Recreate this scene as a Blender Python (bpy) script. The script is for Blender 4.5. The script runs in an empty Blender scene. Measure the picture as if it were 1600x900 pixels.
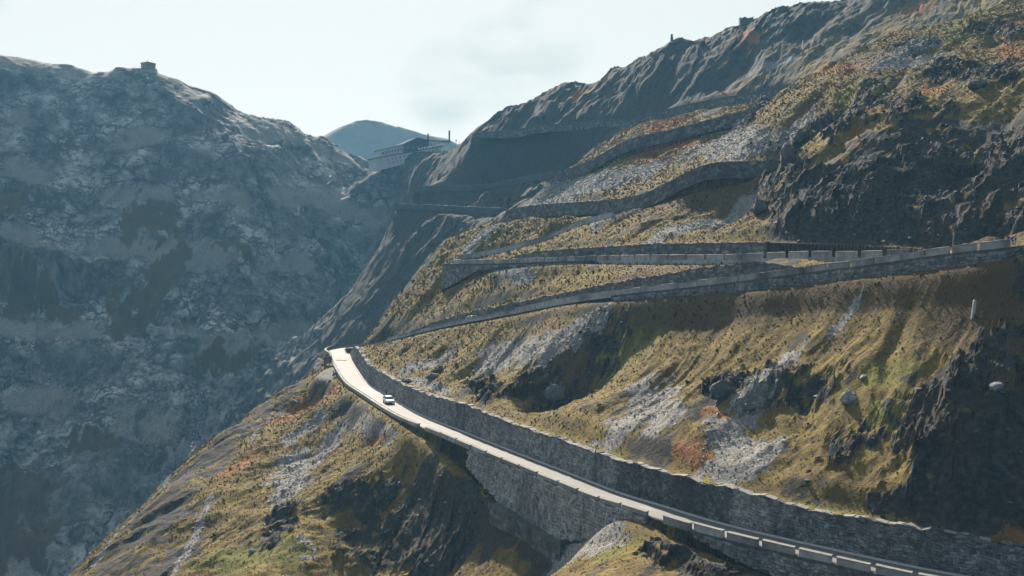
import bpy, bmesh, math, random
import numpy as np
from mathutils import Vector, Matrix

random.seed(7)
RNG = np.random.default_rng(11)
S = bpy.context.scene
COL = S.collection

# ------------------------------------------------------------------ camera, sky, sun, exposure
F = 1716.0                                   # focal length in photo pixels (1600 x 900)
cam_data = bpy.data.cameras.new('camera')
cam_data.sensor_width = 36.0
cam_data.lens = 36.0 * F / 1600.0
cam_data.clip_start = 1.0
cam_data.clip_end = 9000.0
cam = bpy.data.objects.new('camera', cam_data)
cam.location = (0, 0, 0)                     # the drone hovers at z = 0, looking along +Y
cam.rotation_euler = (math.radians(90), 0, 0)
COL.objects.link(cam)
S.camera = cam

SUN_AZ, SUN_EL = math.radians(-11.0), math.radians(35.0)
SUN_DIR = Vector((math.sin(SUN_AZ) * math.cos(SUN_EL), math.cos(SUN_AZ) * math.cos(SUN_EL), math.sin(SUN_EL)))
sun_data = bpy.data.lights.new('sun', 'SUN')
sun_data.energy = 5.0
sun_data.angle = math.radians(0.5)
sun_data.color = (1.0, 0.915, 0.80)
sun = bpy.data.objects.new('sun', sun_data)
sun.rotation_euler = SUN_DIR.to_track_quat('Z', 'Y').to_euler()
sun.location = SUN_DIR * 400
COL.objects.link(sun)

world = bpy.data.worlds.new('World')
S.world = world
world.use_nodes = True
wn, wl = world.node_tree.nodes, world.node_tree.links
wn.clear()
w_out = wn.new('ShaderNodeOutputWorld')
w_bg = wn.new('ShaderNodeBackground')
w_sky = wn.new('ShaderNodeTexSky')
w_sky.sky_type = 'NISHITA'
w_sky.sun_disc = False
w_sky.sun_elevation = SUN_EL
w_sky.sun_rotation = SUN_AZ
w_sky.altitude = 2400.0
w_sky.air_density = 1.0
w_sky.dust_density = 5.0
w_sky.ozone_density = 1.5
# thin grey-blue clouds over the sky: noise bands that go round the whole sky
w_tc = wn.new('ShaderNodeTexCoord')
w_map = wn.new('ShaderNodeMapping')
w_map.inputs['Scale'].default_value = (1.0, 1.0, 3.0)
w_map.inputs['Location'].default_value = (0.35, 0.0, 0.12)
w_noise = wn.new('ShaderNodeTexNoise')
w_noise.inputs['Scale'].default_value = 9.0
w_noise.inputs['Detail'].default_value = 7.0
w_noise.inputs['Roughness'].default_value = 0.55
w_ramp = wn.new('ShaderNodeValToRGB')
w_ramp.color_ramp.elements[0].position = 0.40
w_ramp.color_ramp.elements[1].position = 0.75
w_mix = wn.new('ShaderNodeMixRGB')
w_mix.inputs['Color2'].default_value = (5.0, 5.8, 6.0, 1)
def w_math(op, a, b):
    x = wn.new('ShaderNodeMath'); x.operation = op
    for k, v in enumerate((a, b)):
        if isinstance(v, (int, float)): x.inputs[k].default_value = v
        else: wl.new(v, x.inputs[k])
    return x.outputs[0]
def w_toward(d, near_, far_):
    """1 in the direction d, falling to 0 at far_ degrees"""
    v = wn.new('ShaderNodeVectorMath'); v.operation = 'DOT_PRODUCT'
    wl.new(w_tc.outputs['Generated'], v.inputs[0]); v.inputs[1].default_value = tuple(d)
    m = wn.new('ShaderNodeMapRange'); m.interpolation_type = 'SMOOTHSTEP'
    m.inputs['From Min'].default_value = math.cos(math.radians(far_)); m.inputs['From Max'].default_value = math.cos(math.radians(near_))
    wl.new(v.outputs['Value'], m.inputs['Value']); return m.outputs['Result']
def w_dir(az, el):
    az, el = math.radians(az), math.radians(el); return (math.sin(az) * math.cos(el), math.cos(az) * math.cos(el), math.sin(el))
# thin bright veil that thickens towards the sun, as high cirrus does
w_veil = wn.new('ShaderNodeMixRGB')
w_veil.inputs['Color2'].default_value = (7.3, 7.7, 7.4, 1)
wl.new(w_math('MULTIPLY', w_toward(SUN_DIR, 50, 85), .88), w_veil.inputs['Fac'])
# loose grey clouds scattered round the sky
w_cl = 0.0
for az, el, r in ((-3.6, 10.4, 2.8), (1.6, 12.6, 2.9), (-1, 11.4, 2.9), (-27, 13.4, 2.6), (48, 20, 9), (95, 24, 14), (150, 18, 12), (-150, 26, 15), (-100, 15, 12), (-60, 30, 11)):
    w_cl = w_math('MAXIMUM', w_toward(w_dir(az, el), 0.5, r), w_cl)
wl.new(w_tc.outputs['Generated'], w_map.inputs['Vector'])
wl.new(w_map.outputs['Vector'], w_noise.inputs['Vector'])
wl.new(w_noise.outputs['Fac'], w_ramp.inputs['Fac'])
wl.new(w_math('MULTIPLY', w_math('MULTIPLY', w_ramp.outputs['Color'], w_cl), 1.0), w_mix.inputs['Fac'])
wl.new(w_sky.outputs['Color'], w_veil.inputs['Color1'])
wl.new(w_veil.outputs['Color'], w_mix.inputs['Color1'])
wl.new(w_mix.outputs['Color'], w_bg.inputs['Color'])
w_bg.inputs['Strength'].default_value = 0.05
wl.new(w_bg.outputs['Background'], w_out.inputs['Surface'])

S.view_settings.view_transform = 'Standard'
S.view_settings.look = 'None'
S.view_settings.exposure = 1.2
S.view_settings.gamma = 1.0
S.view_settings.use_curve_mapping = False
S.render.engine = 'CYCLES'
S.cycles.use_denoising = True
S.cycles.max_bounces = 5
S.cycles.diffuse_bounces = 3
S.cycles.glossy_bounces = 2
S.cycles.volume_bounces = 0

# ------------------------------------------------------------------ small helpers
def at(px, py, y):
    """Survey point: a spot seen at (px, py) in the photograph, y metres in front of the drone."""
    return np.array(((px - 800.0) / F * y, y, (450.0 - py) / F * y))

def tag(o, label=None, cat=None, group=None, kind=None):
    if label: o['label'] = label
    if cat: o['category'] = cat
    if group: o['group'] = group
    if kind: o['kind'] = kind
    return o

def mesh_from(name, verts, faces, mat=None, parent=None, smooth=False, attrs=None):
    """faces: (n,3) or (n,4) int array, or a list of tuples."""
    me = bpy.data.meshes.new(name)
    if isinstance(faces, np.ndarray):
        n, k = faces.shape
        me.vertices.add(len(verts)); me.vertices.foreach_set('co', np.asarray(verts, np.float32).ravel())
        me.loops.add(n * k); me.loops.foreach_set('vertex_index', faces.astype(np.int32).ravel())
        me.polygons.add(n)
        me.polygons.foreach_set('loop_start', np.arange(0, n * k, k, dtype=np.int32))
        me.polygons.foreach_set('loop_total', np.full(n, k, np.int32))
        me.update(calc_edges=True)
    else:
        me.from_pydata([tuple(v) for v in verts], [], faces)
        me.update()
    me.polygons.foreach_set('use_smooth', np.full(len(me.polygons), smooth))
    for an, av in (attrs or {}).items():
        a = me.attributes.new(an, 'FLOAT_COLOR', 'POINT')
        a.data.foreach_set('color', np.asarray(av, np.float32).ravel())
    if mat: me.materials.append(mat)
    o = bpy.data.objects.new(name, me)
    COL.objects.link(o)
    if parent is not None: o.parent = parent
    return o

# ---- gradient noise in numpy
_perm = np.random.default_rng(3).permutation(4096).astype(np.int32)
_ang = np.random.default_rng(4).uniform(0, 2 * np.pi, 4096).astype(np.float32)
_gx, _gy = np.cos(_ang), np.sin(_ang)
def perlin(x, y, seed=0):
    xi = np.floor(x).astype(np.int32); yi = np.floor(y).astype(np.int32)
    xf = (x - xi).astype(np.float32); yf = (y - yi).astype(np.float32)
    u = xf * xf * xf * (xf * (xf * 6 - 15) + 10); v = yf * yf * yf * (yf * (yf * 6 - 15) + 10)
    def g(ix, iy, fx, fy):
        h = _perm[(_perm[(ix + seed * 131) & 4095] + iy) & 4095]
        return _gx[h] * fx + _gy[h] * fy
    a = g(xi, yi, xf, yf); b = g(xi + 1, yi, xf - 1, yf)
    c = g(xi, yi + 1, xf, yf - 1); d = g(xi + 1, yi + 1, xf - 1, yf - 1)
    return ((a + u * (b - a)) * (1 - v) + (c + u * (d - c)) * v) * 1.5
def fbm(x, y, octs, seed=0, gain=0.5, lac=2.03):
    s = 0; a = 1.0
    for k in range(octs):
        s = s + a * perlin(x * lac ** k, y * lac ** k, seed + k); a *= gain
    return s
def ridged(x, y, octs, seed=0, gain=0.5, lac=2.03):
    s = 0; a = 1.0
    for k in range(octs):
        s = s + a * (1 - 2 * np.abs(perlin(x * lac ** k, y * lac ** k, seed + k))); a *= gain
    return s
def facets(x, y, seed=0, tilt=.55):
    """broken rock: every cell is a small tilted plane at its own height"""
    xi = np.floor(x).astype(np.int32); yi = np.floor(y).astype(np.int32)
    best = np.full(x.shape, 9e9, np.float32); val = np.zeros(x.shape, np.float32)
    for dx in (-1, 0, 1):
        for dy in (-1, 0, 1):
            h = _perm[(_perm[(xi + dx + seed * 57) & 4095] + yi + dy) & 4095]
            px_ = (xi + dx + .5 + .9 * (_gx[h] * .5)).astype(np.float32); py_ = (yi + dy + .5 + .9 * (_gy[h] * .5)).astype(np.float32)
            ex = (x - px_).astype(np.float32); ey = (y - py_).astype(np.float32); d = ex * ex + ey * ey
            h2 = _perm[(h + 977) & 4095]; v = (_gx[h2] * ex + _gy[h2] * ey) * tilt + _gy[_perm[(h + 311) & 4095]] * .35
            m_ = d < best; best = np.where(m_, d, best); val = np.where(m_, v, val)
    return val
def sstep(a, b, x):
    t = np.clip((x - a) / (b - a), 0, 1)
    return t * t * (3 - 2 * t)

# ------------------------------------------------------------------ roads (centre lines)
def catmull(P, step):
    P = np.asarray(P, float)
    Q = np.vstack([2 * P[0] - P[1], P, 2 * P[-1] - P[-2]])
    out = []
    for i in range(1, len(Q) - 2):
        p0, p1, p2, p3 = Q[i - 1], Q[i], Q[i + 1], Q[i + 2]
        n = max(2, int(np.linalg.norm((p2 - p1)[:2]) / 0.5))
        for t in np.arange(n) / n:
            out.append(0.5 * ((2 * p1) + (-p0 + p2) * t + (2 * p0 - 5 * p1 + 4 * p2 - p3) * t * t + (-p0 + 3 * p1 - 3 * p2 + p3) * t ** 3))
    out.append(P[-1]); out = np.array(out)
    d = np.r_[0, np.cumsum(np.linalg.norm(np.diff(out[:, :2], axis=0), axis=1))]
    m = max(2, int(round(d[-1] / step)) + 1)
    q = np.linspace(0, d[-1], m)
    return np.stack([np.interp(q, d, out[:, k]) for k in range(out.shape[1])], 1)

class Road:
    """Centre line with, per point, the height of the wall on the hill side and of the drop on the valley side."""
    def __init__(self, pts, hw, up, step=1.5, ref=0.0):
        # pts rows: x, y, z, wall, drop ; up = +1 when the hill is on the left of the direction of travel
        C = catmull(pts, step)
        for _ in range(2):                                    # soften the grade
            C[1:-1, 2] = (C[:-2, 2] + 2 * C[1:-1, 2] + C[2:, 2]) / 4
        T = np.gradient(C[:, :2], axis=0); T /= np.linalg.norm(T, axis=1)[:, None]
        N = np.stack([-T[:, 1], T[:, 0]], 1) * up             # towards the hill
        C[:, :2] += N * ref                                   # measured line -> centre line
        self.P, self.T, self.N, self.hw = C[:, :3], T, N, hw
        self.wall, self.drop = C[:, 3], C[:, 4]
        self.s = np.r_[0, np.cumsum(np.linalg.norm(np.diff(C[:, :2], axis=0), axis=1))]
        self.L = self.s[-1]
    def frame(self, s):
        i = min(max(int(np.searchsorted(self.s, s)) - 1, 0), len(self.s) - 2)
        w_ = min(max((s - self.s[i]) / (self.s[i + 1] - self.s[i]), 0.0), 1.0)
        f = lambda a: a[i] * (1 - w_) + a[i + 1] * w_
        p = np.array([f(self.P[:, k]) for k in range(3)]); t = np.array([f(self.T[:, k]) for k in range(2)])
        n = np.array([f(self.N[:, k]) for k in range(2)])
        return p, t / np.linalg.norm(t), n / np.linalg.norm(n), f(self.wall), f(self.drop)
    def off(self, s, d, dz=0.0):
        p, t, n, w, dr = self.frame(s)
        return np.array((p[0] + n[0] * d, p[1] + n[1] * d, p[2] + dz))

def px_road(rows, **k):
    return Road([tuple(at(a, b, y)) + (w, d) for a, b, y, w, d in rows], **k)

# lower road: surveyed along its inner edge, at the foot of the hillside wall
LOWER = px_road([
    (1880, 965, 108, 4, 3), (1700, 932, 110, 4, 3), (1483, 897, 114, 4.1, 3), (1283, 855, 122, 3.9, 3.0), (1133, 820, 131, 4.3, 2.0),
    (1033, 790, 140, 4.2, 1.0), (967, 770, 148, 4.2, 6), (883, 737, 161, 4.3, 6.5), (800, 705, 176, 4.3, 5.0), (720, 673, 194, 4.6, 2.0),
    (655, 647, 214, 4.2, .6), (600, 615, 240, 4.0, .5), (573, 597, 256, 4.0, .5), (553, 569, 279, 4.3, .5), (546, 553, 293, .4, 1.0)],
    hw=2.35, up=-1, ref=-2.35)
# upper road: surveyed along its valley edge
UPPER = px_road([
    (552, 544, 297, .4, 1.0), (587, 537, 285, 1.6, .4), (620, 528, 275, 2.2, .8), (663, 517, 263, 2.8, .9), (700, 508, 254, 2.9, .9), (800, 489, 232, 2.9, .9),
    (893, 471, 215, 3.0, .8), (973, 460, 201, 3.2, 1.2), (1067, 450, 188, 3.6, 1.5), (1153, 440, 178, 3.2, 1.8), (1200, 434, 172, 1.8, 1.8),
    (1293, 422, 162, .4, 1.8), (1367, 413, 154, .4, 1.8), (1487, 396, 143, .2, 1.8), (1583, 386, 136, .3, 1.5), (1640, 377, 134, 1.0, 1.0)],
    hw=2.6, up=1, ref=2.6)
# third road, level with the eye, from the right-hand bend to the bastion on the left
THIRD = px_road([
    (1560, 398, 166, 1, .6), (1450, 399, 171, 1, .8), (1400, 400, 174, 1.5, 1.0), (1340, 402, 179, 2, 1.0), (1267, 402, 186, 2.5, 1.0), (1183, 404, 195, 3, 1.0), (1133, 406, 202, 3.4, 1.0),
    (1067, 406, 211, 3.4, 1.0), (1030, 406, 218, 3.4, 1.0), (980, 406, 227, 3.4, 1.0), (927, 407, 238, 3.2, .8), (860, 409, 250, 3.0, .8),
    (800, 411, 262, 2.6, 1.5), (740, 412, 280, .8, 4.0), (697, 412, 293, .4, 8.0)],
    hw=2.6, up=-1, ref=2.6)
FOURTH = px_road([(722, 402, 300, .5, .8), (760, 396, 297, 1, 1), (805, 386, 290, 1.5, 1), (862, 370, 280, 1.5, 1), (905, 350, 272, 1, 1), (960, 335, 262, 1, 1)],
    hw=2.2, up=1, ref=2.2, step=2.5)
FIFTH = px_road([(1260, 254, 236, 1, 3), (1190, 258, 242, 1.5, 4), (1120, 259, 250, 1.5, 5), (1080, 273, 257, 1, 5), (1007, 309, 274, 1, 3.5), (923, 319, 302, 1, 3.5), (843, 324, 332, 1, 3.5), (795, 332, 348, 1, 3)],
    hw=2.4, up=-1, ref=2.4, step=3)
SIXTH = px_road([(860, 273, 400, 1, 3), (910, 261, 384, 1, 4), (987, 221, 367, 1, 5), (1033, 211, 359, 1, 5), (1100, 194, 347, 1, 4), (1170, 177, 337, 1, 4), (1230, 165, 328, 1, 3)],
    hw=2.4, up=1, ref=2.4, step=3)
SEVENTH = px_road([(1290, 120, 425, 1, 5), (1197, 144, 446, 1, 4), (1100, 161, 470, 1.5, 4), (1030, 177, 490, 1.5, 4), (1000, 187, 500, 1, 3.5), (933, 191, 520, 1, 3), (853, 198, 540, 1, 2.5), (800, 205, 560, 1, 3), (740, 211, 588, 1, 1)],
    hw=2.4, up=-1, ref=2.4, step=4)
EIGHTH = px_road([(620, 321, 556, .5, 3), (667, 322, 543, .5, 3), (720, 325, 528, .5, 3), (790, 328, 510, .5, 3)], hw=2.4, up=1, ref=2.4, step=4)
NINTH = px_road([(650, 294, 590, .5, 3), (700, 292, 582, .5, 3), (760, 290, 568, .5, 3), (830, 277, 540, .5, 3), (890, 267, 512, .5, 3)], hw=2.4, up=1, ref=2.4, step=4)
# the hairpin that joins lower and upper road
_b = [LOWER.off(LOWER.L - 7, 0), LOWER.off(LOWER.L - 2.5, 0), np.array((-47.6, 297.0, LOWER.P[-1, 2] + .35)), np.array((-45.9, 301.4, UPPER.P[0, 2] - .25)), UPPER.off(2.0, 0), UPPER.off(6.5, 0)]
BEND = Road([tuple(q) + (0, 1.2) for q in _b], hw=2.5, up=-1, step=.7)
ROADS = [LOWER, UPPER, BEND, THIRD, FOURTH, FIFTH, SIXTH, SEVENTH, EIGHTH, NINTH]

# ------------------------------------------------------------------ terrain heights
CTRL = []
def C(*rows):
    for r in rows: CTRL.append(at(*r))
def Wp(*rows):
    for r in rows: CTRL.append(np.array(r, float))
for r in ROADS:
    gap = 4.5 if r.L / max(1, len(r.s)) < 2 else 9
    for s in np.arange(0, r.L, gap):
        p, t, n, w, d = r.frame(s)
        CTRL.append(np.array((p[0] + n[0] * (r.hw + 1.2), p[1] + n[1] * (r.hw + 1.2), p[2] + w)))
        CTRL.append(np.array((p[0] - n[0] * (r.hw + 1.2), p[1] - n[1] * (r.hw + 1.2), p[2] - d)))
# spur under the lower road
C((506, 566, 300), (490, 582, 294), (440, 607, 281), (400, 632, 270), (340, 686, 250), (250, 768, 226), (180, 842, 207), (130, 902, 195), (60, 1000, 175))
C((478, 600, 284), (430, 640, 264), (385, 690, 240), (330, 770, 208), (300, 850, 190), (270, 905, 180))
C((270, 800, 208), (200, 870, 192))
C((560, 665, 238), (480, 645, 260), (450, 720, 225), (520, 700, 226), (600, 692, 212), (640, 700, 203), (380, 780, 206), (400, 860, 182), (330, 905, 176), (430, 820, 190))
C((700, 715, 189), (640, 728, 194), (560, 745, 196), (490, 762, 197), (462, 830, 181), (425, 900, 168))
C((560, 800, 189), (650, 790, 186), (560, 860, 181), (650, 860, 177), (740, 780, 176), (740, 860, 166), (540, 910, 172), (700, 910, 163), (800, 890, 153), (860, 905, 146), (780, 850, 160))
C((1022, 822, 135), (960, 868, 128), (900, 905, 122), (1060, 850, 127), (1010, 890, 120), (1100, 880, 124), (1180, 900, 119), (1090, 915, 114), (960, 910, 116))
C((990, 840, 136), (930, 880, 131), (880, 900, 133))
Wp((20, 95, -37), (0, 110, -40), (45, 85, -37), (70, 70, -38), (-20, 130, -49), (-45, 140, -56), (-70, 150, -65), (110, 60, -38), (0, 70, -46), (-60, 80, -66))
# valley flank left of the spur
Wp((-112, 190, -88), (-112, 240, -82), (-98, 290, -66), (-80, 330, -62), (-120, 140, -95), (-150, 250, -104), (-60, 320, -44), (-70, 380, -58), (-60, 420, -45))
# hillside between lower and upper road
# steep bank right below the wall of the upper road
for s in np.arange(0, UPPER.L, 3.0):
    p, t, n, w, d = UPPER.frame(s)
    dep_ = float(np.interp(p[0] / p[1] * F + 800, [930, 1000, 1060, 1120, 1200, 1300, 1400, 1500, 1600], [0, 3.2, 5.0, 5.6, 4.6, 3.0, 3.6, 5.5, 6]))
    if dep_ > .8:
        for o_, f_ in ((1.2 + .30 * dep_, .5), (1.2 + .62 * dep_, 1.0)):
            CTRL.append(np.array((p[0] - n[0] * (UPPER.hw + o_), p[1] - n[1] * (UPPER.hw + o_), p[2] - d - dep_ * f_)))
C((905, 535, 199), (890, 640, 188), (930, 600, 190), (860, 645, 190))
C((1600, 600, 124), (1600, 450, 133), (1500, 700, 120), (1500, 520, 135), (1400, 600, 134), (1400, 700, 126), (1450, 470, 146))
C((840, 575, 200), (760, 590, 215), (1000, 560, 181), (1100, 600, 160), (1000, 640, 166), (1200, 560, 158), (1200, 680, 142), (1300, 640, 138), (1300, 540, 148), (700, 565, 234))
Wp((72, 112, -8), (90, 118, 4), (85, 95, -14), (110, 100, 0), (100, 135, 12), (95, 70, -24), (140, 80, 2))
# bastion spur and flank left of the third road
C((685, 432, 300), (650, 470, 302), (600, 508, 304), (575, 532, 306), (720, 450, 284), (760, 440, 272))
Wp((-38, 325, -8), (-30, 345, 2), (-55, 345, -32), (-20, 370, 8), (-45, 380, -25))
# grass above the third road
C((1000, 350, 246), (1080, 345, 232), (1130, 352, 224), (1180, 372, 206), (940, 360, 258), (860, 345, 292), (760, 370, 312), (820, 345, 312), (722, 396, 312))
Wp((-22, 335, 14), (-8, 350, 20), (0, 420, 22), (-20, 440, 10), (12, 385, 26))
# dark face and shoulder on the right
C((1040, 320, 260.5), (1090, 333, 247.5), (1150, 347, 234), (1180, 345, 226), (1200, 300, 226), (1190, 250, 240), (1210, 240, 240), (1220, 255, 234))
C((1250, 388, 193), (1300, 392, 188.5), (1450, 395, 176), (1520, 388, 168), (1600, 368, 158), (1700, 340, 156), (1520, 330, 181), (1450, 350, 184))
C((1250, 320, 202), (1350, 300, 196), (1450, 290, 192), (1550, 290, 186), (1650, 280, 180))
C((1225, 250, 228), (1280, 215, 226), (1350, 180, 224), (1420, 160, 221), (1500, 155, 217), (1600, 125, 214), (1720, 100, 208))
C((1260, 170, 262), (1350, 120, 265), (1450, 100, 262), (1550, 70, 266), (1650, 40, 266))
C((1600, 8, 330), (1500, 30, 322), (1400, 52, 314), (1300, 102, 302), (1220, 142, 294), (1182, 190, 278), (1140, 240, 262), (1750, -30, 335))
Wp((112, 345, 66), (76, 325, 46), (155, 365, 76), (60, 310, 40), (210, 380, 90))
# scree between fifth and sixth, grass between sixth and seventh
C((950, 285, 322), (1040, 250, 312), (1100, 222, 312), (900, 290, 350), (1000, 195, 420), (1060, 185, 415), (1120, 170, 405))
# far ridge
C((740, 207, 615), (770, 187, 612), (800, 166, 604), (870, 139, 584), (940, 110, 568), (1000, 85, 553), (1050, 63, 545), (1150, 42, 530), (1200, 27, 522), (1280, 2, 512), (1400, -45, 500), (1600, -110, 500))
C((900, 165, 550), (1000, 135, 526), (1100, 100, 504), (1200, 90, 478), (1300, 60, 472), (1400, 25, 468), (1300, 105, 440), (1420, 40, 450), (1550, -20, 460))
Wp((-20, 680, 80), (60, 640, 90), (120, 610, 100), (160, 590, 110), (250, 590, 150), (300, 560, 175), (320, 420, 150), (300, 300, 110), (200, 250, 60), (400, 400, 190))
# face under the pass and the pass itself
C((690, 238, 668), (650, 260, 672), (600, 270, 705), (700, 250, 632), (700, 270, 608), (800, 250, 575), (850, 230, 555), (700, 310, 582), (640, 350, 618), (700, 360, 560), (760, 300, 545), (780, 345, 490), (700, 400, 545), (640, 430, 580), (620, 460, 590), (580, 500, 596), (560, 520, 590))
C((640, 243, 712), (590, 260, 725), (690, 238, 722))
Wp((-40, 760, 92), (-70, 780, 86), (-40, 440, -32), (-20, 430, 0), (-50, 460, -35))
# valley floor line and the mountain across it
C((612, 290, 710), (600, 330, 700), (560, 420, 672), (530, 490, 640), (500, 560, 600), (400, 660, 490), (250, 780, 425), (130, 900, 395), (0, 1020, 365), (-150, 1100, 340))
C((-150, 60, 700), (-60, 80, 690), (0, 90, 692), (60, 100, 700), (120, 108, 708), (180, 113, 716), (232, 118, 722), (280, 132, 730), (330, 151, 740), (400, 182, 750), (440, 188, 758), (500, 218, 770), (560, 252, 780), (600, 275, 785))
C((0, 200, 650), (0, 330, 610), (0, 480, 560), (0, 640, 505), (0, 800, 450), (120, 220, 665), (120, 380, 606), (120, 540, 550), (120, 720, 480), (240, 220, 672), (240, 340, 628), (240, 500, 570), (240, 650, 502), (360, 260, 672), (360, 400, 610), (360, 540, 545), (450, 300, 688), (450, 430, 630), (520, 330, 690), (520, 400, 640), (570, 300, 735))
C((-200, 300, 640), (-200, 600, 520), (-250, 850, 420))
Wp((-300, 760, 100), (-220, 790, 100), (-150, 820, 80), (-400, 720, 110), (-420, 600, 90), (-120, 850, 78), (-260, 900, 50), (-50, 900, 70), (100, 900, 70), (300, 800, 130), (-450, 900, 40))

CT = np.array(CTRL)
CT = CT[np.unique(np.round(CT[:, :2] / 0.8).astype(int), axis=0, return_index=True)[1]]
_c = 2.2
def _k(r2): return np.sqrt(r2 + _c * _c)
_n = len(CT)
_X = CT[:, :2] / 1.0
_A = _k(((_X[:, None] - _X[None]) ** 2).sum(-1))
_Pm = np.c_[np.ones(_n), _X / 300.0]
_M = np.zeros((_n + 3, _n + 3)); _M[:_n, :_n] = _A - np.eye(_n) * 0.6; _M[:_n, _n:] = _Pm; _M[_n:, :_n] = _Pm.T
_sol = np.linalg.solve(_M, np.r_[CT[:, 2], 0, 0, 0])
def base_height(x, y):
    x = np.asarray(x, float).ravel(); y = np.asarray(y, float).ravel()
    out = np.empty(len(x))
    for i in range(0, len(x), 20000):
        a = x[i:i + 20000]; b = y[i:i + 20000]
        r2 = (a[:, None] - _X[None, :, 0]) ** 2 + (b[:, None] - _X[None, :, 1]) ** 2
        out[i:i + 20000] = np.sqrt(r2.astype(np.float32) + np.float32(_c * _c)) @ _sol[:_n] + _sol[_n] + (_sol[_n + 1] * a + _sol[_n + 2] * b) / 300.0
    return out

# survey fan: rows get wider apart with distance
NU, NV = 840, 880
U = np.linspace(-0.66, 0.66, NU)
YV = 72.0 * np.exp(np.linspace(0, math.log(960.0 / 72.0), NV))
k = 3
cu = np.linspace(0, NU - 1, NU // k + 1); cv = np.linspace(0, NV - 1, NV // k + 1)
cU = np.interp(cu, np.arange(NU), U); cY = np.interp(cv, np.arange(NV), YV)
cZ = base_height((cY[:, None] * cU[None]), np.repeat(cY[:, None], len(cU), 1)).reshape(len(cY), len(cU))
def up_grid(cZ):
    t1 = np.stack([np.interp(np.arange(NU), cu, row) for row in cZ])
    return np.stack([np.interp(np.arange(NV), cv, t1[:, j]) for j in range(NU)], 1)
GX = YV[:, None] * U[None]; GY = np.repeat(YV[:, None], NU, 1)
GZ = up_grid(cZ)

# distances to the roads
near = np.full(GX.shape, 99.0)
def road_field(r, x, y, reach):
    """signed distance to the centre line (+ towards the hill), and line values there"""
    A = r.P[:-1, :2]; B = r.P[1:, :2]; D = B - A; L2 = (D ** 2).sum(1)
    sd = np.full(len(x), 1e9); zc = np.zeros(len(x)); wl_ = np.zeros(len(x)); dr = np.zeros(len(x)); end = np.zeros(len(x), bool)
    for i in range(0, len(x), 8000):
        q = np.stack([x[i:i + 8000], y[i:i + 8000]], 1)
        t = ((q[:, None] - A[None]) * D[None]).sum(-1) / L2[None]
        tc = np.clip(t, 0, 1)
        e = q[:, None] - (A[None] + tc[..., None] * D[None])
        d2 = (e ** 2).sum(-1); j = d2.argmin(1); ii = np.arange(len(q))
        tt = tc[ii, j]; n = r.N[j]
        sgn = np.sign((e[ii, j] * n).sum(1)); sgn[sgn == 0] = 1
        sl = slice(i, i + 8000)
        sd[sl] = sgn * np.sqrt(d2[ii, j])
        lerp = lambda a: a[j] * (1 - tt) + a[j + 1] * tt
        zc[sl] = lerp(r.P[:, 2]); wl_[sl] = lerp(r.wall); dr[sl] = lerp(r.drop)
        end[sl] = ((j == 0) & (t[ii, j] < 0)) | ((j == len(A) - 1) & (t[ii, j] > 1))
    return sd, zc, wl_, dr, end

ROADDATA = []
for r in ROADS:
    lo = r.P[:, :2].min(0) - 14; hi = r.P[:, :2].max(0) + 14
    m = (GX > lo[0]) & (GX < hi[0]) & (GY > lo[1]) & (GY < hi[1])
    idx = np.flatnonzero(m.ravel())
    sd, zc, w, d, end = road_field(r, GX.ravel()[idx], GY.ravel()[idx], 14)
    keep = (np.abs(sd) < 14) & ~(end & (np.abs(sd) > r.hw))
    ROADDATA.append((r, idx[keep], sd[keep], zc[keep], w[keep], d[keep]))
    nr = near.ravel(); nr[idx[keep]] = np.minimum(nr[idx[keep]], np.abs(sd[keep]) - r.hw)

# ---- relief: gullies along the fall line, crags, hummocks; calm beside the roads
left = sstep(-10, 40, -(GX + 95 - (GY - 400) * 0.13) ) * sstep(330, 400, GY)            # the mountain across the valley
far = sstep(380, 520, GY) * (1 - left)
calm = 0.03 + 0.97 * sstep(0.6, 10.0, near)
# hill coordinates: a along the contour, b down the fall line
ca, sa = 0.62, -0.78
A_ = GX * ca + GY * sa; B_ = -GX * 0.80 - GY * 0.60
warp = fbm(GX / 30, GY / 30, 3, 40) * 6
rel = 0
rel = rel + (1 - left) * (1 - far) * (fbm((A_ + warp) / 16, B_ / 42, 3, 1) * 1.3 + (ridged((A_ + warp) / 7.5, B_ / 20, 3, 5) - 0.6) * 0.42
                      + fbm(GX / 4.2, GY / 4.2, 3, 9) * 0.34)
under_pass = sstep(520, 570, GY) * sstep(10, -15, GX - (GY - 560) * .15)
rel = rel + far * ((1 - .75 * under_pass) * (fbm((A_ + warp) / 46, B_ / 110, 3, 15) * 4.4 + (ridged((A_ + warp * 2) / 24, B_ / 60, 2, 19) - 0.6) * 1.5) + (ridged((A_ + warp) / 8, B_ / 15, 4, 21, gain=.6) - .6) * .8 + fbm(GX / 6, GY / 6, 3, 23) * 0.6)
LA = GX * 0.92 + GY * 0.38; LB = GX * 0.38 - GY * 0.92
lw = fbm(GX / 70, GY / 70, 3, 44) * 22
rel = rel + left * (1 - .6 * sstep(70, 130, GZ)) * (fbm((LA + lw) / 90, LB / 150, 3, 27) * 8 + (ridged((LA + lw) / 42, (LB + lw) / 85, 3, 31, gain=0.55) - 0.6) * 3.6
    + sstep(90, -20, GZ) * ((ridged((LA + lw * .7) / 15, (LB + lw) / 19, 4, 35, gain=.6) - .6) * 2.6) + fbm(GX / 14, GY / 14, 3, 37, gain=.6) * 1.1)
fx_, fy_ = A_ + warp * .8, B_ * .75 + warp * .5
rel = rel + far * (facets(fx_ / 17, fy_ / 26, 3) * 3.0 + facets(fx_ / 6.5, fy_ / 9, 5) * 1.2) * (.45 + .55 * sstep(-.2, .3, fbm(GX / 50, GY / 50, 2, 160)))
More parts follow.
